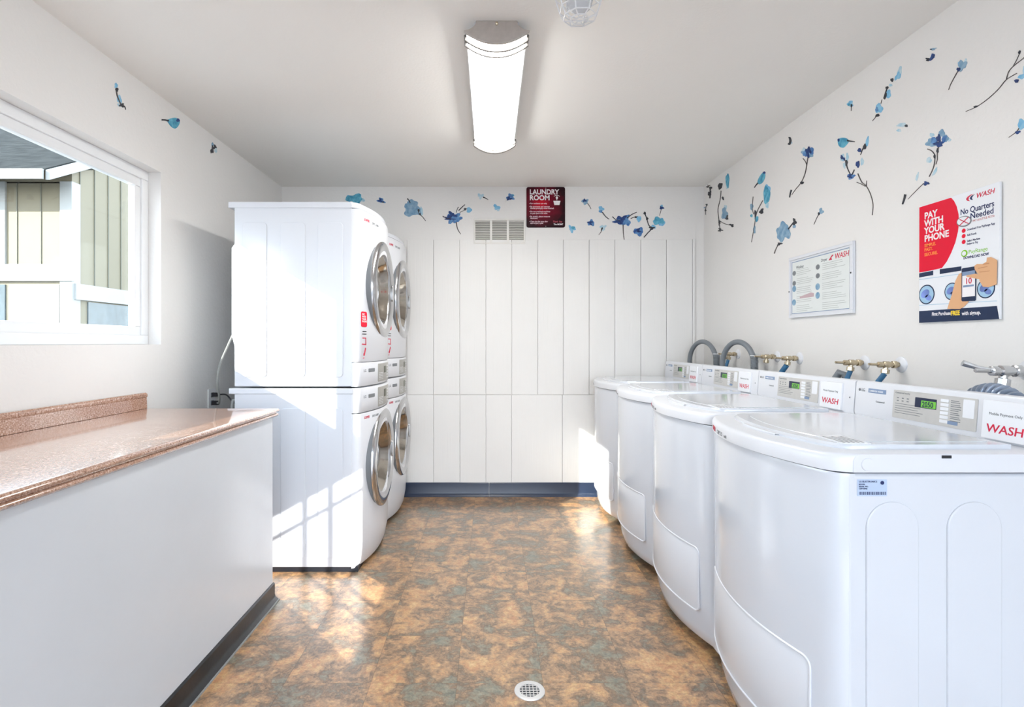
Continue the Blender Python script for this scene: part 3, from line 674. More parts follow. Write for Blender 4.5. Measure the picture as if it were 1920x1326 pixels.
obj('lamp_pan', MB().box(LX-0.085, LX+0.085, LY0+0.012, LY1-0.012, ZC-0.038, ZC-0.001).box(LX-0.117, LX+0.117, LY0+0.012, LY1-0.012, ZC-0.0415, ZC-0.0375), 'white2', t)
def dif(k, dz):
    p = [(0.112*k, -0.042)]
    for i in range(1, 24): q = 1-2*i/24; p.append((0.112*k*q, -0.042-(0.040+dz)*(1-q*q)))
    return p+[(-0.112*k, -0.042)]
obj('diffuser', MB().prism(dif(1, 0), lambda u, v, w: Vector((LX+u, w, ZC+v)), LY0+0.012, LY1-0.012), 'lamp', t, smooth=True, ang=30)
for y in (LY0+0.045, LY0+0.085, LY1-0.085, LY1-0.045):
    pts = [(LX-0.122, y, ZC-0.030)]+[(LX+0.122*(2*i/24-1), y, ZC-0.050-0.044*(1-(2*i/24-1)**2)) for i in range(25)]+[(LX+0.122, y, ZC-0.030)]
    obj('retaining_band', MB().tube(pts, 0.0052, 8), 'band', t, smooth=True)
# caged jar lamp
CX, CY = 0.290, 1.735
t = thing('caged_lamp', 'white wire-caged lamp on the ceiling at the top edge', 'ceiling lamp', (CX, CY, ZC))
obj('lamp_base', MB().lathe([(0.062, 0.0), (0.062, 0.012), (0.05, 0.028), (0.046, 0.03)], (CX, CY, ZC), (0, 0, -1), 40), 'white2', t, smooth=True)
obj('glass_globe', MB().lathe([(0.043, 0.028), (0.047, 0.06), (0.045, 0.11), (0.036, 0.14), (0.018, 0.153), (0.002, 0.156)], (CX, CY, ZC), (0, 0, -1), 40), 'jar', t, smooth=True)
cg = MB()
def ringp(r, z, n=8, ph=PI/8): return [(CX+r*math.cos(2*PI*k/n+ph), CY+r*math.sin(2*PI*k/n+ph), ZC-z) for k in range(n)]
lv_ = [(0.086, 0.02), (0.086, 0.06), (0.080, 0.10), (0.066, 0.145), (0.054, 0.172), (0.030, 0.178), (0.012, 0.179)]
def octring(r, z):
    p = []; R_ = ringp(r, z)
    for i in range(8):
        a, b = Vector(R_[i]), Vector(R_[(i+1) % 8])
        for j in range(3): p.append(a.lerp(b, j/3))
    return p
for r_, z_ in lv_: cg.tube(octring(r_, z_), 0.0022, 6, closed=True)
for k in range(8):
    cg.tube([ringp(r_, z_)[k] for r_, z_ in lv_], 0.0022, 6)
obj('wire_guard', cg, 'wire', t, smooth=True)

# ------------------------------------------------------------ floor drain
DXc, DYc = 0.135, 1.847
t = thing('floor_drain', 'round metal floor drain with square holes in the foreground floor', 'drain', (DXc, DYc, 0.0))
obj('drain_shade_disc', MB().lathe([(0.036, 0.0004), (0.036, 0.0012)], (DXc, DYc, 0), (0, 0, 1), 40), 'black', t)  # flat black disc; the shade in the drain holes is put into its colour
obj('drain_rim', MB().lathe([(0.053, 0.0003), (0.052, 0.003), (0.047, 0.0042), (0.035, 0.0036), (0.034, 0.0008)], (DXc, DYc, 0), (0, 0, 1), 56, cap=False), 'drainmetal' if 'drainmetal' in M else mat('drain_metal', (0.72, 0.70, 0.68), 0.35, 0.3), t, smooth=True)
m = MB()
for k in range(-2, 3):
    c = k*0.0125; h = math.sqrt(max(0.0, 0.035**2-c*c))
    m.box(DXc+c-0.0014, DXc+c+0.0014, DYc-h, DYc+h, 0.0013, 0.0037); m.box(DXc-h, DXc+h, DYc+c-0.0014, DYc+c+0.0014, 0.0013, 0.0036)
obj('drain_grate', m, mat('drain_grate_metal', (0.66, 0.63, 0.60), 0.4, 0.3), t)

# ------------------------------------------------------------ vent and signs on the back wall
vu0, vz1 = onB(888.5, 411); vu1, vz0 = onB(984.5, 458)
t = thing('air_vent', 'cream louvred air vent above the boards, left of the red sign', 'vent', ((vu0+vu1)/2, YB, vz0))
fb = FB()
m = MB()
fr_ = 0.020
m.box(vu0, vu1, YB-0.014, YB-0.001, vz0, vz0+0.012); m.box(vu0, vu1, YB-0.014, YB-0.001, vz1-0.014, vz1)
n3 = (vu1-vu0-2*0.012-2*0.018)/3
m.box(vu0, vu0+0.012, YB-0.014, YB-0.001, vz0+0.012, vz1-0.014); m.box(vu1-0.012, vu1, YB-0.014, YB-0.001, vz0+0.012, vz1-0.014)
secs = []
for k in range(3):
    a = vu0+0.012+k*(n3+0.018); secs.append((a, a+n3))
    if k < 2: m.box(a+n3, a+n3+0.018, YB-0.014, YB-0.001, vz0+0.012, vz1-0.014)
obj('vent_frame', m, 'vent', t, bev=0.0015)
obj('vent_shade_sheet', MB().box(vu0+0.01, vu1-0.01, YB-0.0025, YB-0.0005, vz0+0.01, vz1-0.01), 'ventdark', t)  # thin dark sheet; the shade behind the louvres is put into its colour
for a, b in secs:
    m = MB(); nz = 13; hh = (vz1-0.014-vz0-0.012)/nz
    for k in range(nz):
        z = vz0+0.012+hh*(k+0.5)
        m.prism([(0.003, z+hh*0.35), (0.012, z-hh*0.30), (0.012, z-hh*0.12), (0.003, z+hh*0.52)], lambda u, v, w: Vector((w, YB-u, v)), a, b)
    obj('louvre', m, 'vent', t)

# laundry room sign
su0, sz1 = onB(987, 351); su1, sz0 = onB(1059.5, 427); SWd, SHt = su1-su0, sz1-sz0
t = thing('laundry_sign', 'dark red square laundry room sign high on the back wall', 'sign', (su0+SWd/2, YB, sz0))
F1 = FB(su0, sz0)
def sign_mat():
    m = bpy.data.materials.new('red_printed_sign'); m.use_nodes = True
    nt = m.node_tree; N = nt.nodes; L = nt.links; b = N['Principled BSDF']; t_ = N.new('ShaderNodeTexCoord'); mp = N.new('ShaderNodeMapping')
    mp.inputs['Location'].default_value = (0.035, 0, -0.185); L.new(t_.outputs['Object'], mp.inputs[0])
    ln = N.new('ShaderNodeVectorMath'); ln.operation = 'LENGTH'; L.new(mp.outputs[0], ln.inputs[0])
    n = N.new('ShaderNodeTexNoise'); n.inputs['Scale'].default_value = 14; L.new(t_.outputs['Object'], n.inputs['Vector'])
    ad = N.new('ShaderNodeMath'); ad.operation = 'MULTIPLY_ADD'; L.new(n.outputs['Fac'], ad.inputs[0]); ad.inputs[1].default_value = 0.12; L.new(ln.outputs['Value'], ad.inputs[2])
    r = N.new('ShaderNodeValToRGB'); e = r.color_ramp.elements; e[0].position = 0.06; e[0].color = (*srgb(205, 15, 40), 1); e[1].position = 0.24; e[1].color = (*srgb(40, 10, 20), 1)
    k = e.new(0.14); k.color = (*srgb(120, 14, 40), 1)
    L.new(ad.outputs[0], r.inputs[0]); L.new(r.outputs[0], b.inputs['Base Color']); b.inputs['Roughness'].default_value = 0.3; b.inputs['Specular IOR Level'].default_value = 0.15; return m
bd = obj('sign_board', MB().prism(rrect(0, 0, SWd, SHt, 0.016), F1, 0.001, 0.004), sign_mat(), t)
q = MB().text('LAUNDRY', F1, 0.024, SHt-0.057, 0.054, bold=0.028, w=0.004, sx=0.93); q.text('ROOM', F1, 0.024, SHt-0.103, 0.054, bold=0.028, w=0.004, sx=0.98)
# slab serifs for the heading letters
for uu in (0.026, 0.050, 0.150, 0.186, 0.214): q.prism([(uu, SHt-0.0575), (uu+0.016, SHt-0.0575), (uu+0.016, SHt-0.054), (uu, SHt-0.054)], F1, 0.004, 0.0046)
obj('heading_lettering', q, 'inkwhite', bd)
q = MB()
rows = [('For residents use only.', 0), ('Be courteous and remove', 1), ('clothes promptly when finished.', 1.55), ('Do not overload machines', 2.6), ('or put dyes in the tubs.', 3.15), ('Be careful, please measure', 4.2), ('detergent.', 4.75), ('Clean the lint trap after', 5.8), ('each drying cycle.', 6.35)]
for s_, k in rows: q.text(s_, F1, 0.030, SHt-0.135-k*0.0245, 0.0165, bold=0.02, w=0.004, sx=0.88)
for k in (0, 1, 2.6, 4.2, 5.8): q.prism(ell(0.024, SHt-0.130-k*0.0245, 0.0022, 0.0022, 10), F1, 0.004, 0.0045)
obj('small_lettering', q, mat('pink_white_ink', srgb(235, 205, 215), 0.4), bd)
q = MB(); q.prism([(0.212, SHt-0.109), (0.268, SHt-0.109), (0.260, SHt-0.142), (0.220, SHt-0.142)], F1, 0.004, 0.0046)
q.prism(ell(0.2395, SHt-0.085, 0.009, 0.012), F1, 0.004, 0.0046); q.prism([(0.237, SHt-0.104), (0.242, SHt-0.104), (0.242, SHt-0.095), (0.237, SHt-0.095)], F1, 0.004, 0.0046)
for k in range(7):
    a = math.radians(50+80*k/7); b2 = math.radians(50+80*(k+1)/7); r_ = 0.034
    q.prism([(0.2395+r_*math.cos(a), SHt-0.101+r_*math.sin(a)), (0.2395+r_*math.cos(b2), SHt-0.101+r_*math.sin(b2)), (0.2395+(r_+0.003)*math.cos(b2), SHt-0.101+(r_+0.003)*math.sin(b2)), (0.2395+(r_+0.003)*math.cos(a), SHt-0.101+(r_+0.003)*math.sin(a))], F1, 0.004, 0.0046)
obj('basket_emblem', q, 'inkwhite', bd)
q = MB().text('Thank You', F1, 0.205, 0.040, 0.021, shear=0.4, w=0.004, sx=0.8); obj('red_lettering', q, mat('sign_pink_ink', srgb(220, 90, 110), 0.4), bd)
q = MB().text('The MGMT', F1, 0.214, 0.020, 0.0165, bold=0.03, w=0.004, sx=0.95); obj('signature_lettering', q, 'inkwhite', bd)
for v_ in (0.010, SHt-0.010): obj('sign_screw', MB().lathe([(0.0035, 0), (0.003, 0.002)], F1(SWd/2, v_, 0.004), (0, -1, 0), 12), 'chrome2', bd)

# ------------------------------------------------------------ framed instruction sign on the right wall
y0_, y1_ = 2.979, 2.453
z0_, z1_ = 1.343, 1.677
F2 = FR(y0_, z0_); W2, H2 = y0_-y1_, z1_-z0_
t = thing('framed_sign', 'white framed instruction sheet on the right wall above the washers', 'framed sign', (XR, (y0_+y1_)/2, z0_))
bd = obj('backing_board', MB().prism([(0, 0), (W2, 0), (W2, H2), (0, H2)], F2, 0.001, 0.010), 'white2', t, bev=0.002)
m = MB()
for a, b, c, d in ((0, 0, W2, 0.016), (0, H2-0.016, W2, H2), (0, 0.016, 0.016, H2-0.016), (W2-0.022, 0.016, W2, H2-0.016)): m.prism([(a, b), (c, b), (c, d), (a, d)], F2, 0.010, 0.016)
obj('frame', m, 'white2', t, bev=0.0015)
sh = obj('printed_sheet', MB().prism([(0.024, 0.022), (W2-0.03, 0.022), (W2-0.03, H2-0.024), (0.024, H2-0.024)], F2, 0.010, 0.011), mat('instruction_sheet', srgb(222, 226, 224), 0.35, var=0.03), t)
q = MB()
for a, b, c, d in ((0.024, H2-0.030, W2-0.03, H2-0.026), (0.024, 0.022, W2-0.03, 0.025), (0.024, 0.022, 0.027, H2-0.026)): q.prism([(a, b), (c, b), (c, d), (a, d)], F2, 0.011, 0.0115)
obj('border_line', q, 'bluegrey', sh)
q = MB()
rnd = random.Random(3)
for j in range(24):
    v_ = H2-0.075-j*0.0098
    if j % 5 == 4: continue
    for a, L_ in ((0.070, 0.15), (0.295, 0.185)):
        l_ = L_*rnd.uniform(0.6, 1.0); q.prism([(a, v_), (a+l_, v_), (a+l_, v_+0.0022), (a, v_+0.0022)], F2, 0.011, 0.0115)
obj('small_print', q, mat('pale_print', srgb(178, 182, 180), 0.4), sh)
q = MB().text('Washer', F2, 0.066, H2-0.068, 0.022, bold=0.02, w=0.011); q.text('Dryer', F2, 0.285, H2-0.062, 0.020, bold=0.02, w=0.011); obj('column_heading', q, 'inkgrey', sh)
q = MB().text('WASH', F2, 0.390, H2-0.064, 0.036, bold=0.01, shear=0.2, w=0.011); q.prism([(0.345, H2-0.064), (0.372, H2-0.040), (0.384, H2-0.042), (0.366, H2-0.054), (0.372, H2-0.064)], F2, 0.011, 0.0115); obj('red_lettering', q, 'washred', sh)
q = MB(); q2 = MB()
for u_, v_ in ((0.047, 0.245), (0.047, 0.190), (0.258, 0.250), (0.258, 0.205)): q.prism(ell(u_, v_, 0.016, 0.013), F2, 0.011, 0.0116)
for u_, v_ in ((0.047, 0.160), (0.045, 0.085), (0.257, 0.150), (0.257, 0.105)): q2.prism(ell(u_, v_, 0.018, 0.017), F2, 0.011, 0.0116)
obj('grey_pictogram', q, 'inkgrey', sh); obj('blue_pictogram', q2, 'slate', sh)
q = MB(); q.prism([(0.10, 0.102), (0.225, 0.102), (0.225, 0.120), (0.20, 0.126), (0.10, 0.112)], F2, 0.011, 0.0116); obj('printed_bar', q, mat('faded_pink_print', srgb(190, 165, 170), 0.4), sh)
for u_, v_ in ((0.006, H2*0.44), (W2-0.011, H2*0.56)): obj('frame_screw', MB().lathe([(0.004, 0), (0.0035, 0.002)], F2(u_, v_, 0.016), (-1, 0, 0), 12), 'inkblack', t)

# ------------------------------------------------------------ payment poster on the right wall
y0_, y1_ = 2.079, 1.750; z0_, z1_ = 1.283, 1.736
F3 = FR(y0_, z0_); W3, H3 = y0_-y1_, z1_-z0_
def P3(zx, zy):                       # crop coordinates of the photo to sheet coordinates
    u, v = onR(1710+zx/4.574, 330+zy/4.574); return (u+y0_, v-z0_)
def cl(p): return [(min(max(a, 0.001), W3-0.001), min(max(b, 0.001), H3-0.001)) for a, b in p]
t = thing('poster', 'red and white pay-with-your-phone poster on the right wall', 'poster', (XR, (y0_+y1_)/2, z0_))
bd = obj('poster_board', MB().prism([(0, 0), (W3, 0), (W3, H3), (0, H3)], F3, 0.002, 0.010), 'paper', t, bev=0.001)
def flat(name, polys, mt, w0, w1=None, par=None):
    q = MB()
    for p in polys: q.prism(cl(p), F3, w0, w1 or w0+0.0004)
    return obj(name, q, mt, par or bd)
flat('red_field', [[P3(a, b) for a, b in ((86, 270), (360, 186), (385, 215), (408, 262), (424, 330), (428, 400), (418, 480), (396, 570), (360, 660), (322, 735), (280, 790), (180, 812), (82, 830))]], 'red', 0.010)
q = MB()
for s_, yy in (('PAY', 372), ('WITH', 437), ('YOUR', 500), ('PHONE', 566)):
    u, v = P3(130, yy); q.text(s_, F3, u, v, 0.0345, bold=0.03, w=0.0104, sx=0.95)
obj('headline_lettering', q, 'inkwhite', bd)
q = MB()
for s_, yy in (('SIMPLE.', 612), ('FAST.', 648), ('SECURE.', 690)):
    u, v = P3(130, yy); q.text(s_, F3, u, v, 0.0165, bold=0.02, w=0.0104)
obj('orange_lettering', q, 'orange', bd)
u, v = P3(572, 193); q = MB().text('WASH', F3, u, v, 0.0235, bold=0.012, shear=0.25, w=0.010, sx=1.0)
obj('red_lettering', q, 'washred', bd)
flat('red_swoosh', [[P3(a, b) for a, b in ((488, 200), (500, 180), (530, 160), (556, 153), (530, 168), (512, 186), (510, 205), (524, 217), (500, 214))]], 'washred', 0.010)
flat('blue_swoosh', [[P3(a, b) for a, b in ((520, 190), (535, 170), (566, 155), (548, 172), (538, 190), (548, 205), (530, 205))]], 'inknavy', 0.0102)
q = MB(); u, v = P3(732, 255); q.text('No Quarters', F3, u, v-0.001, 0.0285, 'RIGHT', bold=0.016, w=0.010, sx=0.84); u, v = P3(728, 318); q.text('Needed', F3, u, v, 0.0285, 'RIGHT', bold=0.016, w=0.010, sx=0.95)
obj('navy_lettering', q, 'inknavy', bd)
q = MB(); u, v = P3(545, 395); q.text('PAY AS LITTLE AS 25c', F3, u, v, 0.010, bold=0.01, w=0.010, sx=0.85); obj('tagline_lettering', q, mat('tagline_ink', srgb(190, 110, 110), 0.4), bd)
cu_, cv_ = P3(472, 390)
flat('coin_picture', [ell(cu_, cv_, 0.030, 0.019, rot=-0.15)], 'inkgrey', 0.0106)
flat('coin_face', [ell(cu_-0.001, cv_+0.001, 0.026, 0.0155, rot=-0.15)], 'paper', 0.011)
flat('coin_cross', [[(cu_-0.020, cv_-0.011), (cu_-0.017, cv_-0.013), (cu_+0.020, cv_+0.010), (cu_+0.017, cv_+0.012)], [(cu_-0.018, cv_+0.010), (cu_+0.018, cv_-0.013), (cu_+0.020, cv_-0.011), (cu_-0.016, cv_+0.012)]], 'washred', 0.0115)
q = MB(); q2 = MB()
for j, (yy, s_) in enumerate(((470, 'Download Free PayRange App'), (516, 'Add Funds'), (566, 'Select Machine'))):
    a, b = P3(468, yy); q.prism(ell(a, b, 0.0075, 0.0075), F3, 0.010, 0.0105); q2.text(s_, F3, a+0.013, b-0.003, 0.0105, bold=0.012, w=0.010, sx=0.8)
a, b = P3(496, 578); q2.text('Swipe to Pay', F3, a-0.001, b-0.006, 0.0105, bold=0.012, w=0.010, sx=0.8)
obj('step_marker', q, 'red', bd); obj('step_lettering', q2, 'inknavy', bd)
a, b = P3(474, 665); flat('green_ring', [ell(a, b, 0.0125, 0.0125)], 'limegreen', 0.010); flat('green_ring_centre', [ell(a-0.001, b, 0.008, 0.008)], 'paper', 0.0105)
obj('green_lettering', MB().text('PayRange', F3, a+0.016, b-0.004, 0.019, w=0.010), 'limegreen', bd)
a, b = P3(470, 715); obj('navy_tag', MB().text('DOWNLOAD NOW', F3, a-0.002, b, 0.0125, bold=0.03, w=0.010, sx=0.85), 'inknavy', bd)
# picture of machines, hand and phone
flat('machine_tops', [[P3(a, b) for a, b in ((80, 836), (205, 812), (205, 850), (80, 872))], [P3(a, b) for a, b in ((262, 800), (448, 775), (448, 812), (262, 842))]], 'darknavy', 0.0102)
flat('machine_line', [[P3(a, b) for a, b in ((80, 1108), (755, 1070), (755, 1074), (80, 1112))], [P3(a, b) for a, b in ((80, 888), (440, 838), (440, 842), (80, 892))]], 'lightblue', 0.0102)
for (a, b, rx) in ((148, 1017, 68), (366, 990, 64), (660, 965, 78)):
    u, v = P3(a, b); ru = abs(P3(a+rx, b)[0]-P3(a-rx, b)[0])/2
    p_ = flat('porthole', [ell(u, v, ru, ru*1.02)], 'darknavy', 0.0102, par=t); flat('porthole_glass', [ell(u, v, ru*0.88, ru*0.9)], 'lightblue', 0.0106, par=p_); flat('laundry_print', [ell(u-ru*0.15, v+ru*0.1, ru*0.55, ru*0.4, rot=0.5), ell(u+ru*0.25, v-ru*0.35, ru*0.4, ru*0.28, rot=-0.4)], 'cloth', 0.011, par=p_)
flat('holding_hand', [[P3(a, b) for a, b in ((330, 1140), (345, 1090), (372, 1010), (400, 900), (430, 840), (455, 830), (452, 1000), (452, 1060), (520, 1075), (470, 1125), (440, 1142))]], 'skin', 0.0114)
ph = flat('phone_picture', [[P3(a, b) for a, b in ((455, 800), (462, 792), (572, 775), (580, 782), (576, 1062), (570, 1072), (462, 1076), (453, 1068))]], 'darknavy', 0.0118, par=t)
flat('phone_screen', [[P3(a, b) for a, b in ((462, 826), (572, 808), (570, 1030), (460, 1040))]], 'inkwhite', 0.0122, par=ph)
flat('phone_bar', [[P3(a, b) for a, b in ((470, 940), (562, 930), (562, 945), (470, 957))]], 'bluegrey', 0.0126, par=ph)
flat('phone_header', [[P3(a, b) for a, b in ((462, 826), (572, 808), (572, 840), (462, 860))]], 'bluegrey', 0.0126, par=ph)
a, b = P3(484, 928); obj('phone_digits', MB().text('10', F3, a, b, 0.029, w=0.0126, bold=0.01, sx=0.95), 'washred', ph)
flat('tapping_hand', [[P3(a, b) for a, b in ((498, 852), (580, 838), (600, 845), (570, 800), (568, 770), (590, 755), (640, 755), (672, 735), (676, 700), (710, 695), (764, 722), (760, 930), (690, 955), (640, 950), (612, 900), (610, 885), (530, 872), (500, 866))]], 'skin', 0.0128)
flat('finger_crease', [[P3(a, b) for a, b in ((600, 790), (680, 775), (682, 779), (602, 796))], [P3(a, b) for a, b in ((610, 822), (700, 812), (700, 816), (612, 828))], [P3(a, b) for a, b in ((640, 755), (690, 745), (700, 752), (642, 762))]], 'skinshade', 0.0133)
flat('bottom_band', [[P3(80, 1160), P3(755, 1115), (W3-0.001, 0.001), (0.001, 0.001)]], 'darknavy', 0.0104)
a, b = P3(195, 1200); ob = MB().text('First Purchase', F3, a, b, 0.0185, bold=0.02, w=0.0108, sx=0.78); a2, b2 = P3(450, 1190); ob.text('with signup.', F3, a2+0.002, b2-0.002, 0.0185, bold=0.02, w=0.0108, sx=0.82)
obj('band_lettering', ob, 'inkwhite', bd)
a, b = P3(358, 1196); obj('yellow_lettering', MB().text('FREE', F3, a, b, 0.0225, bold=0.035, w=0.0108, sx=0.80), 'yellow', bd)

# ------------------------------------------------------------ painted flower and bird decals
def catmull(pts, n=6):
    out = []
    P = [pts[0]]+list(pts)+[pts[-1]]
    for i in range(1, len(P)-2):
        for k in range(n):
            t_ = k/n; a, b, c, d = P[i-1], P[i], P[i+1], P[i+2]
            out.append(tuple(0.5*((2*b[j])+(-a[j]+c[j])*t_+(2*a[j]-5*b[j]+4*c[j]-d[j])*t_*t_+(-a[j]+3*b[j]-3*c[j]+d[j])*t_**3) for j in (0, 1)))
    out.append(tuple(pts[-1])); return out
def blob(cx, cy, rx, ry, rot=0, rough=0.12, n=22):
    ph = random.uniform(0, 6.28); ph2 = random.uniform(0, 6.28); rot = math.radians(rot); p = []
    for k in range(n):
        a = 2*PI*k/n; r = 1+rough*math.sin(3*a+ph)+rough*0.7*math.sin(5*a+ph2)
        x, y = rx*r*math.cos(a), ry*r*math.sin(a); p.append((cx+x*math.cos(rot)-y*math.sin(rot), cy+x*math.sin(rot)+y*math.cos(rot)))
    return p
def ribbon(pts, w0, w1):
    c = catmull(pts); L, R_ = [], []
    for i, p in enumerate(c):
        a = c[max(i-1, 0)]; b = c[min(i+1, len(c)-1)]; dx, dy = b[0]-a[0], b[1]-a[1]; l = math.hypot(dx, dy) or 1
        w_ = (w0+(w1-w0)*i/(len(c)-1))/2; L.append((p[0]-dy/l*w_, p[1]+dx/l*w_)); R_.append((p[0]+dy/l*w_, p[1]-dx/l*w_))
    return L, R_
VIEWS = {'A': (1300, 60, 3.1575, 'R'), 'B': (1620, 60, 3.683, 'R'), 'C': (620, 320, 2.6667, 'B'), 'D': (0, 150, 2.4104, 'L')}
PN = {'teal': 'petal', 'sky': 'petal', 'slate': 'petal', 'blue': 'petal', 'pale': 'pale_petal', 'deep': 'flower_centre', 'twig': 'stem', 'dark': 'bud'}
def decal(view, name, label, cat, items):
    ox, oy, sc, wl_ = VIEWS[view]
    on = {'R': onR, 'L': onL, 'B': onB}[wl_]; fr = {'R': FR(), 'L': FL(), 'B': FB()}[wl_]
    cv = lambda p: on(min(ox+p[0]/sc, 1935), oy+p[1]/sc)
    c0 = items[0]; cp_ = (c0[2], c0[3]) if c0[0] == 'b' else c0[2][0]
    u, v = cv(cp_); t = thing(name, label, cat, fr(u, v, 0), 'painted wall decals')
    by = {}
    for it in items: by.setdefault(it[1], []).append(it)
    order = ['pale', 'sky', 'slate', 'teal', 'blue', 'twig', 'deep', 'dark']
    for ci, c in enumerate(order):
        if c not in by: continue
        for j, it in enumerate(by[c]):
            w0 = 0.0006+0.0003*ci+0.00002*j; q = MB()
            if it[0] == 'b':
                p = blob(*it[2:]) ; q.prism([cv(k) for k in p], fr, 0.0002, w0)
            elif it[0] == 'p': q.prism([cv(k) for k in catmull(list(it[2])+[it[2][0]], 4)[:-1]], fr, 0.0002, w0)
            else:
                L, R_ = ribbon(it[2], *it[3:]); n = len(L); n_ = MB()
                n_.v = [fr(*cv(k), w0) for k in L]+[fr(*cv(k), w0) for k in R_]+[fr(*cv(k), 0.0002) for k in L]+[fr(*cv(k), 0.0002) for k in R_]
                for i in range(n-1): n_.f += [(i, i+1, n+i+1, n+i), (2*n+i, 3*n+i, 3*n+i+1, 2*n+i+1), (i, 2*n+i, 2*n+i+1, i+1), (n+i, n+i+1, 3*n+i+1, 3*n+i)]
                n_.f += [(0, n, 3*n, 2*n), (n-1, 3*n-1, 4*n-1, 2*n-1)]; q = n_
            nm = PN[c] if not (it[0] == 's' and c == 'dark') else 'twig'
            obj(nm if name != 'bird_decal' else {'teal': 'body', 'sky': 'wing', 'dark': 'tail', 'deep': 'head', 'blue': 'wing'}[c], q, c, t)
    return t
b, s, p_ = 'b', 's', 'p'
decal('A', 'sprig_decal', 'small dark leafy sprig tucked in the upper back corner of the right wall', 'wall decal', [(b,'dark',98,960,9,18,0,.3), (b,'twig',88,915,12,5,-30,.3), (b,'dark',104,925,6,10,20,.3), (s,'twig',[(85,905),(98,930),(96,985)],3,2)])
decal('A', 'sprig_decal', 'thin dark sprig below the corner sprig on the right wall', 'wall decal', [(s,'dark',[(82,1018),(74,1045),(73,1082)],3,2), (b,'dark',80,1022,6,4,40,.3), (b,'dark',73,1055,4,7,0,.3), (b,'slate',66,1040,4,4)])
decal('A', 'flower_decal', 'tall branching flower nearest the back corner, with a dark bud on top', 'wall decal', [(s,'twig',[(165,940),(160,990),(147,1050),(152,1110),(160,1185)],4,3), (b,'dark',160,912,12,20,15), (b,'dark',176,985,5,11,-20), (s,'twig',[(152,1115),(185,1135),(225,1145)],3,3), (b,'slate',185,1075,17,34,0,.2), (b,'dark',200,1100,6,14,10,.3), (b,'dark',228,1145,14,7,30,.3), (b,'dark',160,1172,11,9,0,.4), (b,'dark',155,1128,5,14,0,.3), (b,'pale',190,1040,9,16)])
decal('A', 'petal_decal', 'single upright teal petal high in the back corner of the right wall', 'wall decal', [(b,'teal',203,880,11,42,0,.1), (b,'pale',200,915,7,16)])
decal('A', 'bird_decal', 'teal bird facing up, diving tail down, above the tall blue flower', 'wall decal', [(p_,'teal',[(425,828),(412,832),(392,858),(380,890),(392,902),(412,890),(426,858)]), (s,'dark',[(385,893),(372,908),(362,922)],7,3), (b,'sky',405,868,6,20,25,.05), (b,'deep',421,833,7,7)])
decal('A', 'flower_decal', 'tall thin flower with one large bright blue petal below the diving bird', 'wall decal', [(b,'teal',435,965,20,52,0,.1), (b,'sky',438,935,18,32), (b,'pale',437,1025,11,18), (s,'twig',[(412,998),(378,1065),(366,1125),(356,1185),(345,1245)],4,2), (s,'twig',[(355,975),(350,1040),(358,1080)],3,2), (b,'slate',346,1035,9,20), (b,'teal',375,1106,11,17), (b,'dark',405,1062,10,17,20,.2), (b,'dark',368,1075,5,20,0,.2), (b,'slate',362,1170,7,24), (b,'teal',345,1088,7,9)])
decal('A', 'sprig_decal', 'tiny dark curled bud near the ceiling on the right wall', 'wall decal', [(p_,'dark',[(565,622),(576,624),(582,645),(574,668),(560,664),(568,655),(570,640)]), (b,'pale',578,655,8,10)])
decal('A', 'flower_decal', 'dark blue flower on a long slanting stem, middle of the right wall', 'wall decal', [(b,'slate',680,715,34,24,0,.2), (b,'pale',655,700,12,14), (b,'blue',662,720,13,18), (b,'blue',700,705,14,22), (b,'deep',680,712,12,28,0,.3), (b,'deep',690,700,8,22,-20), (s,'twig',[(680,740),(672,790),(662,840),(640,890),(608,930),(583,965)],5,2), (s,'twig',[(650,748),(665,768),(671,785)],4,3), (b,'dark',645,893,10,8), (s,'dark',[(582,935),(576,955),(571,980)],8,5)])
decal('A', 'flower_decal', 'big grey-blue blossom left of the framed sign with a small dark bud', 'wall decal', [(b,'slate',535,1165,32,38,0,.15), (b,'slate',520,1210,22,32), (b,'slate',556,1195,22,28), (b,'slate',505,1180,14,20), (s,'dark',[(563,1168),(583,1142),(600,1120)],6,4), (b,'dark',600,1125,9,20,0,.3), (b,'slate',598,1150,9,12), (b,'dark',512,1255,14,7,-20,.3), (s,'twig',[(505,1255),(488,1290),(480,1312)],3,6)])
decal('A', 'flower_decal', 'small grey-blue flower on a thin stem above the left corner of the framed sign', 'wall decal', [(b,'slate',757,1062,13,18,0,.25), (b,'dark',745,1076,6,8), (s,'twig',[(742,1082),(728,1110),(715,1140)],3,2)])
decal('A', 'bird_decal', 'plump bright teal bird facing left, middle of the right wall', 'wall decal', [(p_,'teal',[(855,645),(866,630),(888,626),(908,630),(922,645),(912,664),(892,684),(872,682),(860,668)]), (s,'dark',[(912,643),(935,647),(957,650)],9,4), (b,'sky',890,655,18,10,-30,.05), (b,'deep',862,640,6,9)])
decal('A', 'flower_decal', 'tiny light blue flower near the ceiling, left of the vertical blossom chain', 'wall decal', [(b,'sky',930,425,17,18,0,.2), (b,'teal',922,430,8,8), (b,'dark',938,436,4,9), (s,'twig',[(937,440),(936,468)],3,1.5)])
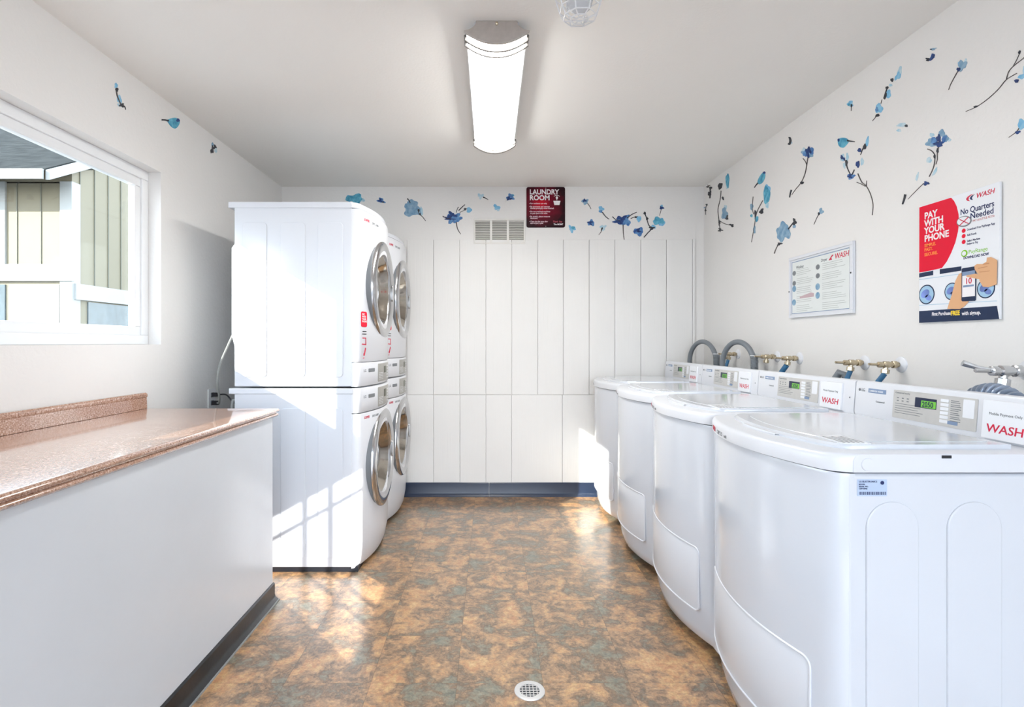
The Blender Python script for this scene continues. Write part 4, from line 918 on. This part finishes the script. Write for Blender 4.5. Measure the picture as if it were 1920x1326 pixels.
decal('A', 'branch_decal', 'forked branch with navy buds below the plump teal bird', 'wall decal', [(s,'twig',[(975,838),(998,888),(1025,912),(1050,960),(1065,1020),(1061,1085)],5,3), (s,'twig',[(968,890),(995,900),(1020,914)],3,4), (s,'twig',[(1028,880),(1026,912)],2,3), (s,'dark',[(906,758),(912,800),(932,845)],6,3), (s,'dark',[(955,815),(940,848)],4,4), (s,'dark',[(1005,690),(992,728)],4,2), (b,'pale',885,745,14,22), (b,'pale',912,740,8,24), (b,'pale',1000,768,10,22), (b,'sky',1030,650,9,30,10), (b,'pale',895,790,8,18), (b,'deep',881,742,7,13,-15), (b,'deep',894,752,5,10,-15), (b,'dark',908,775,6,18), (b,'deep',975,783,11,19), (b,'dark',1016,680,9,17,15), (b,'deep',985,700,10,12), (b,'blue',935,855,20,16,0,.25), (b,'deep',930,855,12,12,0,.3)])
decal('A', 'branch_decal', 'vertical chain of light blue blossoms near the ceiling of the right wall', 'wall decal', [(b,'pale',1222,232,12,30,15), (b,'sky',1212,262,14,26,35,.2), (b,'dark',1178,284,8,10), (b,'pale',1168,315,10,8), (s,'dark',[(1153,322),(1140,360),(1130,395)],4,6), (b,'dark',1148,330,8,7), (b,'sky',1155,368,15,26,10), (b,'dark',1140,378,5,20,15), (b,'sky',1100,453,22,28,0,.15), (b,'blue',1088,458,9,14), (b,'dark',1092,494,12,8,-20), (s,'twig',[(1118,400),(1112,425)],2,2), (s,'twig',[(1090,492),(1076,510),(1062,526)],3,2)])
decal('B', 'flower_decal', 'small dark blue curled blossom closest to the ceiling on the right wall', 'wall decal', [(p_,'deep',[(472,148),(490,156),(482,180),(462,198),(446,192),(462,176)]), (b,'blue',478,168,10,18,20), (b,'dark',445,190,14,11,0,.3), (b,'slate',480,118,18,8,-10,.3), (b,'dark',465,120,5,4)])
decal('B', 'flower_decal', 'soft blue flower on a straight thin stem, upper right', 'wall decal', [(b,'slate',680,230,28,34,20,.25), (b,'pale',700,205,10,22,20), (b,'sky',665,225,16,22), (b,'deep',656,258,13,13), (s,'twig',[(655,262),(625,315),(600,362),(586,400)],5,1.5)])
decal('B', 'branch_decal', 'long bare branch sweeping up at the far right of the photo', 'wall decal', [(s,'twig',[(705,549),(780,516),(860,460),(930,395),(985,330),(1058,285)],3,4), (s,'twig',[(985,330),(1000,278),(1030,240),(1105,180),(1140,150)],4,3), (s,'twig',[(1030,240),(1058,190),(1075,150)],2,2), (b,'dark',1076,140,6,12,15), (b,'dark',775,515,16,6,-20)])
decal('B', 'petal_decal', 'pale blue petal with dark tip at the right edge under the bare branch', 'wall decal', [(b,'sky',1090,308,26,16,-20), (b,'pale',1110,265,14,28), (b,'deep',1056,338,14,12,-30)])
decal('B', 'petal_decal', 'pale petal pair with dark tip above and left of the big blue flower', 'wall decal', [(b,'pale',262,642,34,14,-5), (b,'pale',242,680,16,10), (b,'dark',294,648,9,9)])
decal('B', 'flower_decal', 'large deep blue flower on a long stem, up and left of the poster', 'wall decal', [(b,'slate',465,765,34,30,0,.2), (b,'slate',538,700,22,26), (b,'slate',565,735,20,26), (b,'pale',590,745,12,12), (b,'blue',485,750,20,24), (b,'pale',470,712,16,14), (b,'blue',555,740,14,28,20), (b,'deep',518,735,14,26,0,.2), (b,'deep',518,774,30,18,0,.25), (s,'twig',[(516,792),(508,840),(508,880),(498,915)],6,2), (s,'twig',[(440,808),(470,822),(490,850),(490,890),(480,940),(452,1000)],6,4), (b,'dark',510,820,6,16), (b,'dark',490,860,6,14), (b,'pale',450,885,18,20), (b,'pale',490,965,9,32,30), (b,'deep',432,1046,18,12,-15,.3), (s,'twig',[(415,1045),(370,1088),(305,1155)],3,1.5), (s,'dark',[(288,1122),(280,1155),(268,1190)],14,8), (b,'pale',368,1000,8,30,15)])
decal('B', 'flower_decal', 'light blue blossom with stem at the right edge above the poster', 'wall decal', [(b,'sky',1092,638,30,36), (b,'deep',1064,693,18,9,-20,.2), (s,'twig',[(1072,665),(1052,692),(1002,728)],4,2)])
decal('C', 'flower_decal', 'teal blossom partly hidden behind the near upper dryer', 'wall decal', [(b,'teal',120,140,42,22,0,.2), (b,'sky',95,138,16,16), (b,'pale',160,148,12,8)])
decal('C', 'flower_decal', 'small navy blossom just right of the upper dryer top', 'wall decal', [(b,'blue',252,150,18,12,20,.3), (b,'deep',248,150,9,9,0,.3), (b,'dark',262,158,6,3)])
decal('C', 'flower_decal', 'big soft slate-blue blossom on the back wall above the far dryer', 'wall decal', [(b,'slate',408,170,26,26), (b,'slate',395,205,27,26), (b,'slate',430,200,22,24), (b,'slate',385,180,16,18), (b,'pale',452,205,10,22), (s,'dark',[(383,140),(392,150),(398,162)],6,4), (s,'dark',[(440,195),(442,215),(460,232),(475,252)],4,3), (b,'dark',440,200,5,8), (b,'dark',447,218,5,5)])
decal('C', 'flower_decal', 'deep blue spiky flower left of the air vent on the back wall', 'wall decal', [(b,'blue',610,235,34,20,-20,.3), (b,'blue',632,240,20,20,0,.3), (b,'deep',605,222,20,14,0,.4), (b,'deep',590,240,26,7,10,.3), (s,'twig',[(628,258),(634,290),(650,318)],6,3), (s,'dark',[(560,228),(580,238),(600,240)],4,3), (s,'dark',[(628,210),(634,190),(640,182)],3,3), (s,'dark',[(640,200),(658,182),(672,170)],5,3), (s,'twig',[(645,210),(665,200),(682,190)],3,2), (b,'sky',692,197,13,14), (b,'dark',672,193,6,6)])
decal('C', 'petal_decal', 'pale blue petal with dark dash, topmost decal left of the red sign', 'wall decal', [(b,'pale',750,127,15,12,0,.3), (s,'dark',[(762,133),(775,138),(788,146)],6,2)])
decal('C', 'petal_decal', 'pale aqua petal floating above the air vent', 'wall decal', [(b,'sky',830,183,18,11,30,.25), (b,'pale',838,190,10,12)])
decal('C', 'flower_decal', 'small bright blue blossom immediately left of the red sign', 'wall decal', [(b,'blue',898,133,18,15,0,.25), (b,'deep',893,140,13,8,0,.3), (b,'teal',908,125,9,8)])
decal('C', 'petal_decal', 'small teal petal at the lower right of the red sign', 'wall decal', [(b,'sky',1207,291,17,15,40,.3), (b,'teal',1212,286,9,8)])
decal('C', 'flower_decal', 'small slate blossom with a short stem, first one right of the red sign', 'wall decal', [(b,'slate',1272,155,16,14,0,.2), (b,'deep',1270,150,9,7,0,.3), (s,'twig',[(1284,164),(1293,176),(1302,192)],4,2)])
decal('C', 'flower_decal', 'small light blossom with a stem curving down to the right, back wall right half', 'wall decal', [(b,'sky',1352,193,13,15,0,.2), (b,'blue',1350,204,9,7), (s,'dark',[(1358,208),(1375,230),(1392,243)],5,3)])
decal('C', 'flower_decal', 'round dark teal blossom below the first stemmed blossom right of the red sign', 'wall decal', [(b,'blue',1302,262,17,15,0,.2), (b,'deep',1298,262,11,9,0,.4), (b,'teal',1310,268,7,7)])
decal('C', 'petal_decal', 'faint pale petal with short twig near the top of the boards', 'wall decal', [(b,'pale',1362,285,14,14,0,.3), (b,'dark',1356,292,4,9,20), (s,'twig',[(1355,300),(1348,312),(1340,322)],4,2)])
decal('C', 'flower_decal', 'deep blue spiky flower in the right half of the back wall', 'wall decal', [(b,'blue',1462,248,36,20,-10,.3), (b,'blue',1478,256,20,20,0,.3), (b,'deep',1455,240,22,14,0,.4), (b,'deep',1438,258,24,9,10,.3), (s,'twig',[(1462,270),(1463,310),(1468,348)],5,3), (s,'dark',[(1408,230),(1425,245),(1445,250)],4,4), (s,'dark',[(1482,238),(1505,220),(1530,208)],5,3), (s,'twig',[(1500,240),(1520,232),(1535,230)],4,3), (b,'sky',1541,241,12,15), (b,'dark',1525,233,6,5)])
decal('C', 'branch_decal', 'branch with teal and slate blossoms at the right end of the back wall', 'wall decal', [(b,'teal',1638,252,28,18,0,.2), (b,'sky',1655,258,16,20), (b,'sky',1612,282,14,10), (b,'blue',1540,305,24,20,0,.2), (b,'deep',1535,300,15,10,0,.4), (s,'dark',[(1570,212),(1580,240),(1590,272),(1604,290),(1585,312),(1566,334)],4,5), (b,'dark',1605,288,12,8,0,.3), (b,'dark',1570,213,6,7), (b,'dark',1582,240,6,7), (s,'twig',[(1652,196),(1648,212),(1644,226)],3,2), (b,'deep',1655,187,11,7,0,.2), (b,'sky',1655,177,7,6)])
decal('D', 'sprig_decal', 'blue and dark blossom chain above the window', 'wall decal', [(b,'sky',524,25,7,12), (b,'dark',527,44,6,9), (s,'twig',[(525,50),(530,75),(540,100),(548,112)],5,4), (b,'sky',539,88,10,20,-15), (b,'dark',550,115,11,8,20,.3), (s,'dark',[(555,115),(563,122),(566,134)],4,2), (b,'pale',540,112,10,8)])
decal('D', 'bird_decal', 'dark teal bird facing right near the ceiling of the left wall', 'wall decal', [(p_,'teal',[(752,182),(770,174),(792,171),(808,178),(812,192),(802,212),(788,220),(772,210),(760,194)]), (s,'dark',[(730,180),(745,181),(762,185)],7,6), (b,'deep',803,182,8,8), (b,'sky',795,198,5,14,-15,.05)])
decal('D', 'sprig_decal', 'small black and green bud cluster on the left wall near the back corner', 'wall decal', [(b,'dark',958,316,6,16,10,.3), (b,'dark',970,303,6,9,20,.3), (b,'pale',975,318,6,12), (b,'slate',960,292,5,9)])

# ------------------------------------------------------------ outlet and cables by the dryers
oy, oz = 3.14, 0.875
t = thing('wall_outlet', 'small wall outlet with plugs beside the stacked dryers', 'outlet', (XL, oy, oz))
obj('outlet_plate', MB().box(XL+0.001, XL+0.007, oy-0.04, oy+0.04, oz-0.06, oz+0.06), 'vinyl', t, bev=0.002)
for z in (oz-0.022, oz+0.025): obj('socket', MB().box(XL+0.006, XL+0.009, oy-0.016, oy+0.016, z-0.014, z+0.014), 'inkgrey', t, bev=0.002)
t = thing('power_cable', 'grey power cable hanging from the upper dryer down to the wall outlet', 'cable', (XL+0.04, 3.02, oz), 'dryer power cables')
c = catmull([(0, 0), (1, 1)], 2)
def sp(pts, r):
    out = []; P = [pts[0]]+pts+[pts[-1]]
    for i in range(1, len(P)-2):
        for k in range(8):
            t_ = k/8; out.append(tuple(0.5*((2*P[i][j])+(-P[i-1][j]+P[i+1][j])*t_+(2*P[i-1][j]-5*P[i][j]+4*P[i+1][j]-P[i+2][j])*t_*t_+(-P[i-1][j]+3*P[i][j]-3*P[i+1][j]+P[i+2][j])*t_**3) for j in range(3)))
    out.append(pts[-1]); return MB().tube(out, r, 10)
obj('cord', sp([(-1.370, 2.83, 1.245), (-1.40, 2.84, 1.19), (-1.455, 2.86, 1.08), (-1.475, 2.88, 0.98), (-1.50, 2.95, 0.90), (-1.56, 3.06, 0.86), (-1.61, 3.14, 0.853)], 0.0055), 'cable', t, smooth=True)
obj('plug', MB().box(XL+0.010, XL+0.045, oy-0.014, oy+0.014, oz-0.034, oz-0.010), 'inkblack', t, bev=0.004)
t = thing('power_cable', 'thin dark power cable running from the outlet to the lower dryer', 'cable', (XL+0.04, 3.12, oz), 'dryer power cables')
obj('cord', sp([(-1.61, 3.14, 0.90), (-1.54, 3.10, 0.905), (-1.46, 3.0, 0.885), (-1.38, 2.90, 0.87)], 0.0045), 'inkblack', t, smooth=True)
obj('plug', MB().box(XL+0.010, XL+0.042, oy-0.014, oy+0.014, oz+0.014, oz+0.038), 'inkblack', t, bev=0.004)

# ------------------------------------------------------------ outside, seen through the window
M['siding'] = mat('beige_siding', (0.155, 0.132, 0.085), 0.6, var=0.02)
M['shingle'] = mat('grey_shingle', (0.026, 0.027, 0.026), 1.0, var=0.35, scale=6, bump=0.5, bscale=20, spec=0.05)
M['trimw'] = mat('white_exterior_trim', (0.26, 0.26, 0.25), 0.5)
M['asphalt'] = mat('asphalt_paving', (0.16, 0.16, 0.16), 0.9, var=0.2, scale=3)
M['darkwin'] = mat('dark_window_glass', (0.06, 0.08, 0.09), 0.1, var=0.2)
o = struct('ground', MB().box(-40, 40, -30, 40, -0.30, -0.12), 'asphalt')
HX, HY = -6.28, 8.0
t = thing('house', 'beige house with grey shingle roof and white trim outside the window', 'house', (-9, 10, -0.12))
m = MB(); m.box(-14, HX, HY, HY+6, -0.12, 3.62); 
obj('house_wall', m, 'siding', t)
m = MB()
for k in range(11): m.box(HX-0.10-k*0.36-0.006, HX-0.10-k*0.36+0.006, HY-0.012, HY+0.002, 2.37, 3.6)
for k in range(12): m.box(HX-0.002, HX+0.012, HY+0.15+k*0.30-0.006, HY+0.15+k*0.30+0.006, 2.10, 4.3)
obj('siding_batten', m, mat('siding_batten_paint', (0.10, 0.097, 0.072), 0.6), t)
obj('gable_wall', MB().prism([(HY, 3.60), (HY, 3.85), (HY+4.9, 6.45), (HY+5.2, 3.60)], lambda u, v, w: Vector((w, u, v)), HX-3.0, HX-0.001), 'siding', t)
obj('corner_board', MB().box(HX-0.16, HX+0.02, HY-0.03, HY+0.14, 0, 3.62), 'trimw', t)
obj('corner_board', MB().box(HX-1.12, HX-0.98, HY-0.03, HY+0.01, 2.3, 3.62), 'trimw', t)
obj('band_board', MB().box(-14, HX+0.03, HY-0.06, HY+0.02, 2.13, 2.38), 'trimw', t)
obj('band_board', MB().box(HX-0.01, HX+0.05, HY+0.02, HY+6, 1.86, 2.10), 'trimw', t)
obj('fascia', MB().box(-14, HX+0.019, HY-0.56, HY-0.53, 3.50, 3.64), 'trimw', t)
obj('fascia', MB().prism([(HY-0.50, 3.50), (HY-0.50, 3.64), (HY+5.0, 6.58), (HY+5.0, 6.42)], lambda u, v, w: Vector((w, u, v)), HX+0.02, HX+0.08), 'trimw', t)
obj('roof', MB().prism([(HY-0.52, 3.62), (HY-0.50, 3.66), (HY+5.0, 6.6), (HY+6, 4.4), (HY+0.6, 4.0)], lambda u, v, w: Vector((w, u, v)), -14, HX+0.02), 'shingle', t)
obj('garage_door', MB().box(HX-0.92, HX-0.18, HY-0.02, HY+0.01, 0, 2.08), 'trimw', t)
obj('garage_window', MB().box(HX-1.25, HX-0.99, HY-0.02, HY+0.01, 1.0, 2.08), 'darkwin', t)
obj('garage_window', MB().box(HX-0.01, HX+0.02, HY+0.30, HY+3.0, 0.4, 1.84), 'darkwin', t)
obj('side_window', MB().box(HX-2.2, HX-1.2, HY-0.03, HY+0.01, 2.7, 3.4), 'darkwin', t)
